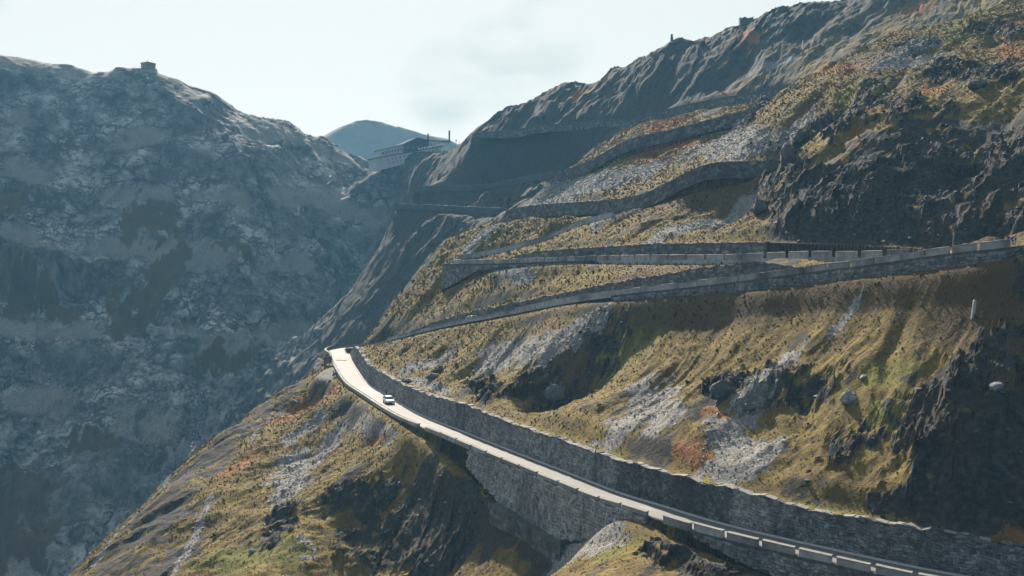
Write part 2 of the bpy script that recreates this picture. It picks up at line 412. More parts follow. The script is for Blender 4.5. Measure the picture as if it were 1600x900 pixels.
rel = rel + left * (facets((LA + lw * .6) / 30, LB / 34, 7) * 6.5 + facets((LA + lw * .6) / 11, LB / 12, 9) * 3.0 * sstep(120, 0, GZ) + facets(LA / 5, LB / 5, 10) * 1.1) * (1 - .6 * sstep(80, 135, GZ))
GZ = GZ + rel * calm
# cliff bands and talus aprons on the mountain across the valley
q_ = (GZ + 14 * fbm(GX / 90, GY / 90, 3, 140) + .10 * GX) / 40.0
f_ = q_ - np.floor(q_)
band = sstep(-.25, .25, fbm(GX / 120 + 3, GY / 120, 2, 145)) * left
GZ = GZ + (np.floor(q_) + sstep(.30, .72, f_) - q_) * 40 * .42 * band * (1 - sstep(-215, -170, GX))
cliff_band = band * sstep(.28, .42, f_) * (1 - sstep(.62, .76, f_))
talus = left * (1 - cliff_band) * np.clip(sstep(.72, .85, f_) + 1 - sstep(.05, .25, f_), 0, 1) * sstep(-.35, .2, fbm((LA + lw) / 30, LB / 110, 4, 150))

# rock outcrops that stand proud of the slope: broken, stepped lumps
def ground(px, py, grid=None):
    """First terrain point seen along the survey ray through (px, py)."""
    Z = GZ if grid is None else grid
    u = (px - 800.0) / F; v = (450.0 - py) / F
    j = np.clip(np.interp(u, U, np.arange(NU)), 0, NU - 1.001); j0 = int(j); f = j - j0
    col = Z[:, j0] * (1 - f) + Z[:, j0 + 1] * f
    h = col - v * YV
    i = int(np.argmax(h >= 0)) if (h >= 0).any() else NV - 1
    if i > 0 and h[i] > h[i - 1]:
        t = -h[i - 1] / (h[i] - h[i - 1]); y = YV[i - 1] + t * (YV[i] - YV[i - 1])
    else: y = YV[i]
    return np.array((u * y, y, v * y))
def height_at(x, y):
    u = x / y
    j = np.clip(np.interp(u, U, np.arange(NU)), 0, NU - 1.001); i = np.clip(np.interp(y, YV, np.arange(NV)), 0, NV - 1.001)
    i0 = np.floor(i).astype(int); j0 = np.floor(j).astype(int); fi = i - i0; fj = j - j0
    return (GZ[i0, j0] * (1 - fi) * (1 - fj) + GZ[i0 + 1, j0] * fi * (1 - fj) + GZ[i0, j0 + 1] * (1 - fi) * fj + GZ[i0 + 1, j0 + 1] * fi * fj)

def patch(spots, soft=0.5, seed=0, rough=0.6):
    """0..1 field from capsules on the ground: rows (px0, py0, px1, py1, half width in metres)."""
    out = np.zeros(GX.shape, np.float32)
    for n, (a, b, c, d, w) in enumerate(spots):
        p = ground(a, b); q = ground(c, d)
        lo = np.minimum(p, q)[:2] - 2.2 * w; hi = np.maximum(p, q)[:2] + 2.2 * w
        i0, i1 = np.searchsorted(YV, lo[1]), np.searchsorted(YV, hi[1])
        if i1 <= i0: continue
        X = GX[i0:i1]; Y = GY[i0:i1]
        D = (q - p)[:2]; L = max(1e-6, (D ** 2).sum())
        t = np.clip(((X - p[0]) * D[0] + (Y - p[1]) * D[1]) / L, 0, 1)
        r = np.hypot(X - p[0] - t * D[0], Y - p[1] - t * D[1]) / w
        r = r + rough * fbm(X / (w * 0.9), Y / (w * 0.9), 4, 60 + seed + n, gain=.6) * 0.8
        out[i0:i1] = np.maximum(out[i0:i1], 1 - sstep(1 - soft, 1 + soft * 0.6, r))
    return out
# crags (px0, py0, px1, py1, half width)
CRAG_SPOTS = [(835, 605, 880, 630, 4.2), (745, 600, 765, 612, 2.2), (684, 606, 684, 606, 1.3), (676, 586, 676, 586, 1.3), (1130, 600, 1160, 610, 2.6),
              (1190, 605, 1270, 620, 3), (1440, 655, 1520, 645, 4), (1330, 690, 1330, 690, 2.5), (1530, 580, 1580, 560, 3.5),
              (1440, 780, 1540, 760, 5), (1550, 650, 1600, 700, 5), (930, 515, 960, 560, 3), (540, 770, 600, 775, 3), (660, 760, 740, 745, 2.5), (560, 850, 680, 845, 5), (430, 845, 445, 800, 2.5),
              (640, 820, 720, 830, 5), (1060, 870, 1120, 890, 4)]
CRAG_SPOTS2 = [(1215, 255, 1235, 235, 3.5), (1200, 295, 1240, 300, 5), (1290, 200, 1330, 190, 4), (1240, 220, 1180, 235, 3), (1400, 70, 1440, 75, 4), (1540, 45, 1590, 50, 5),
               (1350, 150, 1420, 170, 5), (1470, 110, 1580, 120, 6), (1280, 320, 1400, 300, 9), (1450, 250, 1560, 270, 9), (1250, 360, 1400, 360, 6), (1480, 340, 1600, 330, 7), (1200, 150, 1160, 200, 3)]
crag = patch(CRAG_SPOTS + CRAG_SPOTS2, 0.45, 1, 0.9) * sstep(0.5, 4, near)
cr = ridged((A_ + warp * .5) / 5.0, B_ / 8.0, 4, 70, gain=.55) * 0.12 + fbm(A_ / 7 + 9, B_ / 11, 3, 75) * 0.7
stepz = GZ + cr * 0.95
q_ = (stepz + .25 * A_) / 1.6
stepz = stepz + (np.floor(q_) + sstep(.55, 1.0, q_ - np.floor(q_)) - q_) * 1.6 * .32 + facets(fx_ / 4.6, fy_ / 5.5, 11) * 1.5 + facets(fx_ / 1.9, fy_ / 2.2, 13) * .75 + facets(fx_ / .9, fy_ / .9, 15) * .28
GZ = GZ * (1 - crag) + (stepz + 0.5) * crag

# cut the roads into the slope
for r, idx, sd, zc, w, d in ROADDATA:
    g = GZ.ravel()
    z = g[idx]
    hw = r.hw
    up = sd > hw + 0.5
    wt = 1 - sstep(hw + 0.6, hw + 5.0, sd)
    z = np.where(up, z * (1 - wt) + (zc + w - 0.08) * wt, z)
    dn = sd < -(hw + 0.55)
    wt2 = 1 - sstep(hw + 0.6, hw + 4.5, -sd)
    z = np.where(dn, z * (1 - wt2) + np.minimum(zc - d, zc - 0.1) * wt2, z)
    z = np.where(~up & ~dn, zc - 0.14, z)
    g[idx] = z
# lay-by on the outside of the bend
LAYBY = ground(517, 584)

# keep the ground under the car lay-by flat
m = np.hypot((GX - LAYBY[0]) / 3.4, (GY - LAYBY[1]) / 5.0)
lay = 1 - sstep(0.75, 1.7, m)
lay = lay * (near > 0.2)
GZ = GZ * (1 - lay) + (LAYBY[2] + .22 * (GY - LAYBY[1]) + .05 * (GX - LAYBY[0])) * lay
lay = lay * (m < 1.1)

# surface masks
gz_y, gz_u = np.gradient(GZ)
dzdx = gz_u / np.gradient(GX, axis=1)
dzdy = gz_y / np.gradient(GY, axis=0) - dzdx * (GX / GY)
SLOPE = np.hypot(dzdx, dzdy)
n_big = fbm((A_ + warp) / 14, B_ / 34, 4, 90, gain=.6)
n_mid = fbm((A_ + warp * .4) / 4, B_ / 10, 4, 95, gain=.6)
grass = sstep(-0.25, 0.35, n_big * 0.6 + n_mid * 0.7 + 0.5 - sstep(0.85, 1.5, SLOPE) * 0.9)
gold = patch([(1000, 540, 1100, 500, 5), (1150, 520, 1300, 470, 6), (1300, 560, 1480, 500, 5), (1050, 600, 1250, 560, 4), (600, 560, 800, 500, 4), (880, 640, 960, 560, 3), (560, 600, 640, 560, 3), (640, 470, 760, 440, 5),
              (800, 430, 900, 425, 3), (350, 760, 330, 880, 5), (420, 680, 360, 740, 5), (600, 690, 680, 690, 3), (1290, 740, 1400, 740, 3.5), (840, 375, 1000, 330, 4), (1000, 360, 1100, 330, 3), (960, 690, 900, 670, 2), (1380, 470, 1480, 470, 4)], .6, 8, 1.0)
bare = patch([(470, 598, 420, 632, 2.5), (420, 632, 330, 710, 5), (330, 720, 250, 800, 7), (250, 800, 170, 890, 8), (300, 850, 240, 900, 4), (1250, 345, 1580, 340, 9), (1290, 285, 1580, 250, 9), (1400, 215, 1590, 190, 6), (640, 830, 720, 810, 4), (1520, 620, 1600, 620, 5), (1520, 700, 1600, 740, 6), (1100, 885, 1180, 890, 3)], .4, 9, .7)
steep = patch([(960, 440, 1400, 405, 2.2), (960, 478, 1080, 480, 2.5), (1080, 480, 1230, 460, 2.5), (1230, 450, 1560, 430, 3), (1500, 470, 1590, 560, 4), (900, 620, 880, 560, 4), (1040, 310, 1180, 310, 5), (1420, 391, 1560, 381, 3)], .5, 10, .8)  # brown heath on banks; last capsule paints a sunlit bump dark as if shaded
grass = np.maximum(np.maximum(grass, gold * .95) * (1 - .85 * bare * sstep(-.75, -.1, fbm(GX / 6, GY / 6, 4, 170))), steep * .9)
grass = grass * (1 - left) * (1 - 0.68 * far)  # far grass thinned so the darker rock colour stands in for shadow
scree = patch([(520, 690, 455, 750, 3.2), (500, 650, 450, 690, 2), (560, 660, 610, 690, 1.4), (460, 720, 450, 770, 4), (470, 845, 478, 868, 1.8),
               (860, 540, 760, 560, 3.5), (930, 500, 860, 530, 3), (700, 560, 640, 575, 2.5), (1040, 620, 960, 680, 3.5), (1150, 650, 1120, 720, 3.5), (1000, 600, 1040, 660, 2.5), (1230, 560, 1180, 620, 2),
               (1190, 700, 1150, 740, 3), (1340, 470, 1300, 520, 1.0), (700, 613, 640, 592, 1.2),
               (880, 290, 960, 280, 9), (960, 275, 1090, 235, 8), (850, 310, 900, 300, 8), (1020, 380, 1150, 345, 5), (940, 345, 990, 330, 3), (1110, 225, 1180, 230, 6), (1210, 225, 1260, 185, 2.5),
               (740, 385, 790, 350, 4), (770, 420, 830, 440, 1.5), (1400, 105, 1470, 85, 3), (880, 870, 960, 850, 2.5), (1450, 60, 1370, 100, 4),
               (1180, 110, 1240, 92, 3), (613, 320, 525, 425, 3.5), (500, 572, 400, 630, .8), (400, 630, 250, 766, .9), (250, 766, 150, 880, 1.0), (330, 775, 270, 900, .9), (440, 640, 390, 690, .7)], 0.5, 2, 0.8)  # last thin capsules: pale stone painted along the spur ridges as their sunlit edges
rust = patch([(520, 615, 470, 630, 2.2), (470, 630, 430, 660, 3.0), (395, 715, 350, 740, 2.5), (1060, 700, 1100, 710, 1.7), (1110, 640, 1130, 650, 1.2), (600, 690, 580, 690, 1.2),
              (1380, 165, 1460, 140, 4), (1280, 110, 1330, 110, 4), (1560, 40, 1600, 35, 4), (1570, 70, 1600, 90, 3), (1340, 205, 1350, 205, 2), (1575, 832, 1600, 836, .9),
              (990, 195, 1050, 195, 7), (940, 125, 905, 150, 5), (980, 225, 1080, 225, 5), (1030, 325, 1000, 330, 3), (1000, 240, 1050, 250, 3), (1160, 55, 1180, 60, 4), (1420, 20, 1450, 10, 5)], 0.7, 3, 0.9)
green = patch([(960, 560, 1010, 520, 4), (1000, 520, 1040, 505, 3), (800, 680, 960, 715, 1.3), (1200, 785, 1380, 820, 1.2), (1100, 765, 1180, 780, 1.0), (940, 870, 980, 855, 1.5), (1380, 640, 1420, 630, 2),
               (1460, 50, 1540, 20, 5), (1500, 60, 1520, 45, 3), (450, 860, 350, 870, 4), (560, 615, 545, 600, 1.2), (1350, 590, 1420, 575, 1.6), (1060, 255, 1080, 240, 3), (1320, 150, 1370, 150, 2.5)], 0.6, 4, 0.9)
brown = patch([(270, 410, 190, 510, 11), (35, 455, 30, 480, 7), (70, 470, 110, 490, 5), (0, 760, 30, 780, 14), (0, 830, 30, 850, 12), (350, 385, 380, 385, 5), (210, 340, 260, 350, 9), (330, 560, 370, 570, 8), (0, 320, 20, 320, 8), (130, 690, 160, 700, 8), (20, 400, 10, 420, 7)], 0.35, 5, 1.0)
grass = np.clip(np.maximum(grass * (1 - scree * 0.93), np.maximum(green, rust)) , 0, 1) * (1 - crag * 0.8 * sstep(-.5, .1, fbm(GX / 2.6, GY / 2.6, 3, 133)))
grass = np.maximum(grass, brown * left)
grass = grass * (1 - lay)
scree = np.maximum(scree * (1 - left), talus * .75)
crag = np.maximum(crag, cliff_band)
MASK = np.stack([grass, np.clip(scree, 0, 1), np.clip(rust, 0, 1), np.clip(green, 0, 1)], -1)
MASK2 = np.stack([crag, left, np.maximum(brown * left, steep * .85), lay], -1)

# ------------------------------------------------------------------ materials
class NT:
    def __init__(self, name):
        self.m = bpy.data.materials.new(name); self.m.use_nodes = True
        self.t = self.m.node_tree; self.n = self.t.nodes; self.l = self.t.links
        self.n.clear()
        self.out = self.n.new('ShaderNodeOutputMaterial'); self.b = self.n.new('ShaderNodeBsdfPrincipled')
        self.l.new(self.b.outputs[0], self.out.inputs['Surface'])
        self.tc = self.n.new('ShaderNodeTexCoord')
    def set(self, sock, v):
        if hasattr(v, 'links') or isinstance(v, bpy.types.NodeSocket): self.l.new(v, sock)
        else: sock.default_value = v if not isinstance(v, tuple) else (v + (1,) if len(v) == 3 and sock.type == 'RGBA' else v)
    def noise(self, scale, detail=4, rough=.55, vec=None, stretch=None, out='Fac'):
        n = self.n.new('ShaderNodeTexNoise'); n.inputs['Scale'].default_value = scale; n.inputs['Detail'].default_value = detail; n.inputs['Roughness'].default_value = rough
        v = vec or self.tc.outputs['Object']
        if stretch:
            mp = self.n.new('ShaderNodeMapping'); mp.inputs['Scale'].default_value = stretch[0]; mp.inputs['Rotation'].default_value = stretch[1]
            self.l.new(v, mp.inputs[0]); v = mp.outputs[0]
        self.l.new(v, n.inputs['Vector']); return n.outputs[out]
    def ramp(self, fac, stops):
        r = self.n.new('ShaderNodeValToRGB'); e = r.color_ramp.elements
        while len(e) < len(stops): e.new(0.5)
        for k, (p, c) in enumerate(stops):
            e[k].position = p; e[k].color = (c, c, c, 1) if isinstance(c, (int, float)) else c + (1,)
        self.l.new(fac, r.inputs[0]); return r.outputs[0]
    def mix(self, f, a, b, mode='MIX'):
        x = self.n.new('ShaderNodeMixRGB'); x.blend_type = mode
        self.set(x.inputs[0], f); self.set(x.inputs[1], a); self.set(x.inputs[2], b); return x.outputs[0]
    def math(self, op, a, b=0.0):
        x = self.n.new('ShaderNodeMath'); x.operation = op
        self.set(x.inputs[0], a); self.set(x.inputs[1], b); return x.outputs[0]
    def attr(self, name):
        a = self.n.new('ShaderNodeAttribute'); a.attribute_name = name
        s = self.n.new('ShaderNodeSeparateColor'); self.l.new(a.outputs['Color'], s.inputs[0])
        return s.outputs[0], s.outputs[1], s.outputs[2], a.outputs['Alpha']
    def bump(self, h, dist, strength=1.0, prev=None):
        b = self.n.new('ShaderNodeBump'); b.inputs['Distance'].default_value = dist; b.inputs['Strength'].default_value = strength
        self.l.new(h, b.inputs['Height'])
        if prev: self.l.new(prev, b.inputs['Normal'])
        return b.outputs[0]
    def done(self, color, rough=0.9, normal=None, spec=0.2):
        self.set(self.b.inputs['Base Color'], color); self.set(self.b.inputs['Roughness'], rough)
        self.b.inputs['Specular IOR Level'].default_value = spec
        if normal: self.l.new(normal, self.b.inputs['Normal'])
        return self.m

def mat_terrain():
    t = NT('mountain_ground')
    g, sc, ru, gr = t.attr('cover'); cg, lf, br, ly = t.attr('cover2')
    n1 = t.noise(1.3, 7, .75); n2 = t.noise(0.13, 5, .6); n3 = t.noise(2.3, 6, .78)
    nl = t.noise(0.045, 12, .74); nl2 = t.noise(0.16, 10, .78, stretch=((1, 1, 1.9), (0.5, 0.3, 0.4)))
    fall = t.noise(0.55, 5, .65, stretch=((1.0, .30, .45), (0, 0, -0.9)))
    rock = t.ramp(n1, [(.30, (.014, .0145, .016)), (.5, (.042, .042, .043)), (.70, (.115, .112, .105))])
    rock = t.mix(t.ramp(n2, [(.35, 0.), (.7, .7)]), rock, (.070, .054, .036))
    screec = t.ramp(n3, [(.36, (.07, .07, .075)), (.5, (.20, .192, .178)), (.64, (.36, .345, .31))])
    grassc = t.ramp(fall, [(.25, (.095, .068, .020)), (.45, (.175, .128, .036)), (.62, (.245, .184, .052)), (.8, (.31, .25, .085))])
    grassc = t.mix(t.ramp(n2, [(.40, 0.), (.66, .75)]), grassc, (.12, .092, .035))
    greenc = t.ramp(n1, [(.3, (.09, .095, .025)), (.7, (.21, .205, .06))])
    rustc = t.ramp(n1, [(.3, (.13, .055, .025)), (.7, (.30, .14, .058))])
    limestone = t.ramp(nl, [(.40, (.055, .055, .057)), (.47, (.15, .15, .15)), (.53, (.27, .268, .26)), (.61, (.48, .475, .455))])
    limestone = t.mix(t.ramp(nl2, [(.42, .85), (.47, 0.)]), limestone, (.04, .04, .042))
    wv = t.n.new('ShaderNodeVectorMath'); wv.operation = 'MULTIPLY_ADD'
    t.l.new(t.noise(.06, 6, .6, out='Color'), wv.inputs[0]); wv.inputs[1].default_value = (16, 16, 16); t.l.new(t.tc.outputs['Object'], wv.inputs[2])
    def crack(scale, w0, w1):
        v = t.n.new('ShaderNodeTexVoronoi'); v.feature = 'DISTANCE_TO_EDGE'; v.inputs['Scale'].default_value = scale
        t.l.new(wv.outputs[0], v.inputs['Vector']); return t.ramp(v.outputs['Distance'], [(w0, 1.), (w1, 0.)])
    cr1 = t.math('MULTIPLY', crack(.10, .03, .13), t.ramp(t.noise(.03, 4, .6), [(.40, 0.), (.56, .9)]))
    cr2 = t.math('MULTIPLY', crack(.27, .03, .16), t.ramp(t.noise(.05, 5, .6), [(.43, 0.), (.57, .85)]))
    limestone = t.mix(cr1, limestone, (.035, .036, .04)); limestone = t.mix(cr2, limestone, (.045, .046, .05))
    cliff = t.ramp(t.noise(.12, 9, .72, stretch=((1.6, 1.6, .22), (0, 0, 0))), [(.38, (.035, .037, .04)), (.55, (.12, .12, .12)), (.7, (.22, .22, .215))])
    limestone = t.mix(t.math('MULTIPLY', cg, .8), limestone, cliff)
    c = t.mix(lf, rock, limestone)
    c = t.mix(t.ramp(t.math('ADD', sc, t.math('MULTIPLY', t.math('SUBTRACT', n3, .5), 1.1)), [(.22, 0.), (.80, 1.)]), c, screec)
    edge = t.math('ADD', g, t.math('MULTIPLY', t.math('SUBTRACT', n3, .5), .9))
    gf = t.ramp(edge, [(.38, 0.), (.62, 1.)])
    heath = t.ramp(t.noise(.75, 9, .8), [(.45, 0.), (.58, .8)])
    grassc = t.mix(heath, grassc, (.085, .062, .040))
    gcol = t.mix(t.math('MULTIPLY', gr, .75), grassc, greenc)
    gcol = t.mix(t.ramp(t.math('ADD', ru, t.math('MULTIPLY', t.math('SUBTRACT', n1, .5), 1.2)), [(.35, 0.), (.8, .8)]), gcol, rustc)
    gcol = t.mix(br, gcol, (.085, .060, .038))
    c = t.mix(gf, c, gcol)
    c = t.mix(ly, c, (.17, .165, .155))
    nrm = t.bump(t.noise(.30, 8, .7), 1.1, .5)
    nrm = t.bump(t.noise(1.6, 6, .7), .22, .6, nrm)
    return t.done(c, .95, nrm, .1)
M_GROUND = mat_terrain()

ids = np.arange(NU * NV).reshape(NV, NU)
quads = np.stack([ids[:-1, :-1], ids[:-1, 1:], ids[1:, 1:], ids[1:, :-1]], -1).reshape(-1, 4)
V = np.stack([GX, GY, GZ], -1).reshape(-1, 3)
reg = np.zeros(GX.shape, int)
vx = np.interp(GY, [340, 365, 395, 425, 462, 510, 545, 600, 668, 710, 960], [-220, -172, -154, -136, -108, -90, -86, -84, -78, -74, -74])
reg[(GX < vx) & (GY > 330)] = 1
qr = reg[:-1, :-1].ravel()
def sub_mesh(name, qsel):
    q = quads[qsel]; used = np.unique(q); remap = np.full(len(V), -1); remap[used] = np.arange(len(used))
    return mesh_from(name, V[used], remap[q], M_GROUND, smooth=False,
                     attrs={'cover': MASK.reshape(-1, 4)[used], 'cover2': MASK2.reshape(-1, 4)[used]})
hill = tag(sub_mesh('hillside', qr == 0), 'steep alpine hillside of dry grass, scree and dark rock cut by the road bends', 'hillside', kind='structure')
mount = tag(sub_mesh('mountain', qr == 1), 'hazy blue-grey rocky mountain across the valley on the left', 'mountain', kind='structure')

def mat_simple(name, stops, scale=3.0, rough=.8, spec=.3, bump=None, metallic=0.0, stretch=None):
    t = NT(name); n = t.noise(scale, 5, .65, stretch=stretch)
    nrm = t.bump(t.noise(bump[0], 5, .7), bump[1], .8) if bump else None
    m = t.done(t.ramp(n, stops), rough, nrm, spec); t.b.inputs['Metallic'].default_value = metallic
    return m
M_ASPHALT = None
def mat_asphalt():
    t = NT('pale_worn_asphalt')
    n = t.noise(.35, 5, .6); f = t.noise(30, 3, .6)
    c = t.ramp(n, [(.3, (.112, .110, .107)), (.7, (.158, .155, .150))])
    c = t.mix(t.math('MULTIPLY', f, .35), c, (.13, .127, .122))
    patchy = t.ramp(t.noise(.06, 2, .5), [(.56, 0.), (.6, 1.)])
    c = t.mix(t.math('MULTIPLY', patchy, .35), c, (.33, .322, .31))
    ln, _, _, _ = t.attr('lane')
    track = t.math('MULTIPLY', t.ramp(ln, [(.2, 0.), (.42, 1.), (.66, 1.), (.85, 0.)]), t.ramp(t.noise(.5, 4, .6), [(.3, .1), (.7, .55)]))
    c = t.mix(track, c, (.15, .147, .14))
    c = t.mix(t.ramp(t.math('ADD', ln, t.math('MULTIPLY', t.noise(1.2, 5, .7), .3)), [(1.0, 0.), (1.2, .7)]), c, (.20, .18, .14))
    return t.done(c, .75, t.bump(f, .02, .5), .2)
M_ASPHALT = mat_asphalt()
def mat_masonry(name, dark, mid, pale, tint=True, course=.34):
    t = NT(name)
    n = t.noise(1.1, 5, .65); st = t.noise(.16, 4, .6, stretch=((1, 1, .35), (0, 0, 0)))
    c = t.ramp(n, [(.28, dark), (.5, mid), (.75, pale)])
    if tint:
        r, g, b, a = t.attr('tint')
        c = t.mix(1.0, c, t.mix(r, (.45, .45, .47), (1.55, 1.52, 1.48)), 'MULTIPLY')
    c = t.mix(t.ramp(st, [(.48, 0.), (.68, .65)]), c, (.055, .05, .052))
    nrm = t.bump(t.noise(5, 5, .7), .12, .8)
    return t.done(c, .9, nrm, .2)
M_STONE = mat_masonry('grey_wall_stone', (.09, .09, .095), (.20, .198, .192), (.33, .325, .31))
M_MORTAR = mat_masonry('wall_core', (.05, .05, .052), (.085, .085, .085), (.13, .128, .125), tint=False)
M_COPING = mat_simple('pale_coping_stone', [(.3, (.16, .157, .15)), (.7, (.28, .27, .255))], 2.5, .9, .12, (6, .05))
def vary_per_object(m, lo, hi):
    n, l = m.node_tree.nodes, m.node_tree.links
    b = next(x for x in n if x.type == 'BSDF_PRINCIPLED'); src = b.inputs['Base Color'].links[0].from_socket
    oi = n.new('ShaderNodeObjectInfo'); mr = n.new('ShaderNodeMapRange'); mr.inputs['To Min'].default_value = lo; mr.inputs['To Max'].default_value = hi
    l.new(oi.outputs['Random'], mr.inputs['Value']); x = n.new('ShaderNodeMixRGB'); x.blend_type = 'MULTIPLY'; x.inputs[0].default_value = 1
    l.new(src, x.inputs[1]); l.new(mr.outputs['Result'], x.inputs[2]); l.new(x.outputs[0], b.inputs['Base Color'])
M_PARAPET = mat_masonry('parapet_masonry', (.22, .217, .21), (.34, .335, .32), (.46, .45, .43), tint=False)
vary_per_object(M_PARAPET, .68, 1.15)
M_FOOT = mat_masonry('mossy_footing', (.055, .06, .055), (.10, .108, .10), (.16, .165, .155), tint=False)
M_KERB = mat_simple('kerb_concrete', [(.3, (.33, .33, .32)), (.7, (.46, .455, .44))], 2, .85, .2)

# ------------------------------------------------------------------ road surfaces and kerb
def strip(name, r, s0, s1, offs, mat, step=1.5, parent=None):
    """sweep a cross-section (list of (offset, dz)) along a road"""
    n = max(2, int((s1 - s0) / step) + 1); V = []; Fc = []; k = len(offs)
    for s in np.linspace(s0, s1, n):
        for d, dz in offs: V.append(r.off(s, d, dz))
    for i in range(n - 1):
        for j in range(k - 1):
            Fc.append((i * k + j, i * k + j + 1, (i + 1) * k + j + 1, (i + 1) * k + j))
    ln = [abs(d) / r.hw for d, _ in offs] * n
    return mesh_from(name, np.array(V), np.array(Fc), mat, parent, smooth=True, attrs={'lane': [(q, q, q, 1) for q in ln]})
ROAD_WORDS = ['lower mountain road, pale asphalt, curving below the tall stone wall', 'upper mountain road climbing right from the hairpin', 'asphalt of the tight hairpin bend',
              'third mountain road level with the eye, above the upper road', 'short fourth road climbing right above the bastion', 'fifth road crossing under the crags', 'sixth road higher up the slope', 'seventh road highest on the far slope', 'far shaded road low on the flank', 'far shaded road high on the flank']
for r, wds in zip(ROADS, ROAD_WORDS):
    dz = 0.03 if r is BEND else 0.0
    tag(strip('road', r, 6.3 if r is UPPER else 0, r.L - 6.8 if r is LOWER else r.L, [(-r.hw - .35, -.5 + dz), (-r.hw - .3, dz)] + [(q * r.hw, .05 * (1 - abs(q)) + dz) for q in (-.85, -.65, -.45, -.25, 0, .25, .45, .65, .85)] + [(r.hw + .1, dz), (r.hw + .15, -.5 + dz)], M_ASPHALT, 1.5 if r.hw > 2.5 else 3), wds, 'road', kind='structure')
hw = LOWER.hw
tag(strip('kerb', LOWER, 0, LOWER.L - .6, [(hw - .32, -.1), (hw - .30, .17), (hw - .02, .20), (hw + .0, -.1)], M_KERB), 'pale concrete kerb along the foot of the lower road wall', 'kerb', kind='structure')
tag(strip('kerb', LOWER, LOWER.s[-1] - 34, LOWER.L - 3.5, [(-hw + .0, -.1), (-hw + .02, .16), (-hw + .3, .15), (-hw + .32, -.1)], M_KERB), 'short pale kerb on the outside of the hairpin approach', 'kerb', kind='structure')

# ------------------------------------------------------------------ stone walls along the roads
def s_of(r, px, d=0.0):
    ss = np.linspace(0, r.L, 1500)
    f = lambda a: np.interp(ss, r.s, a)
    p = (f(r.P[:, 0]) + f(r.N[:, 0]) * d) / (f(r.P[:, 1]) + f(r.N[:, 1]) * d) * F + 800
    return float(ss[np.abs(p - px).argmin()])

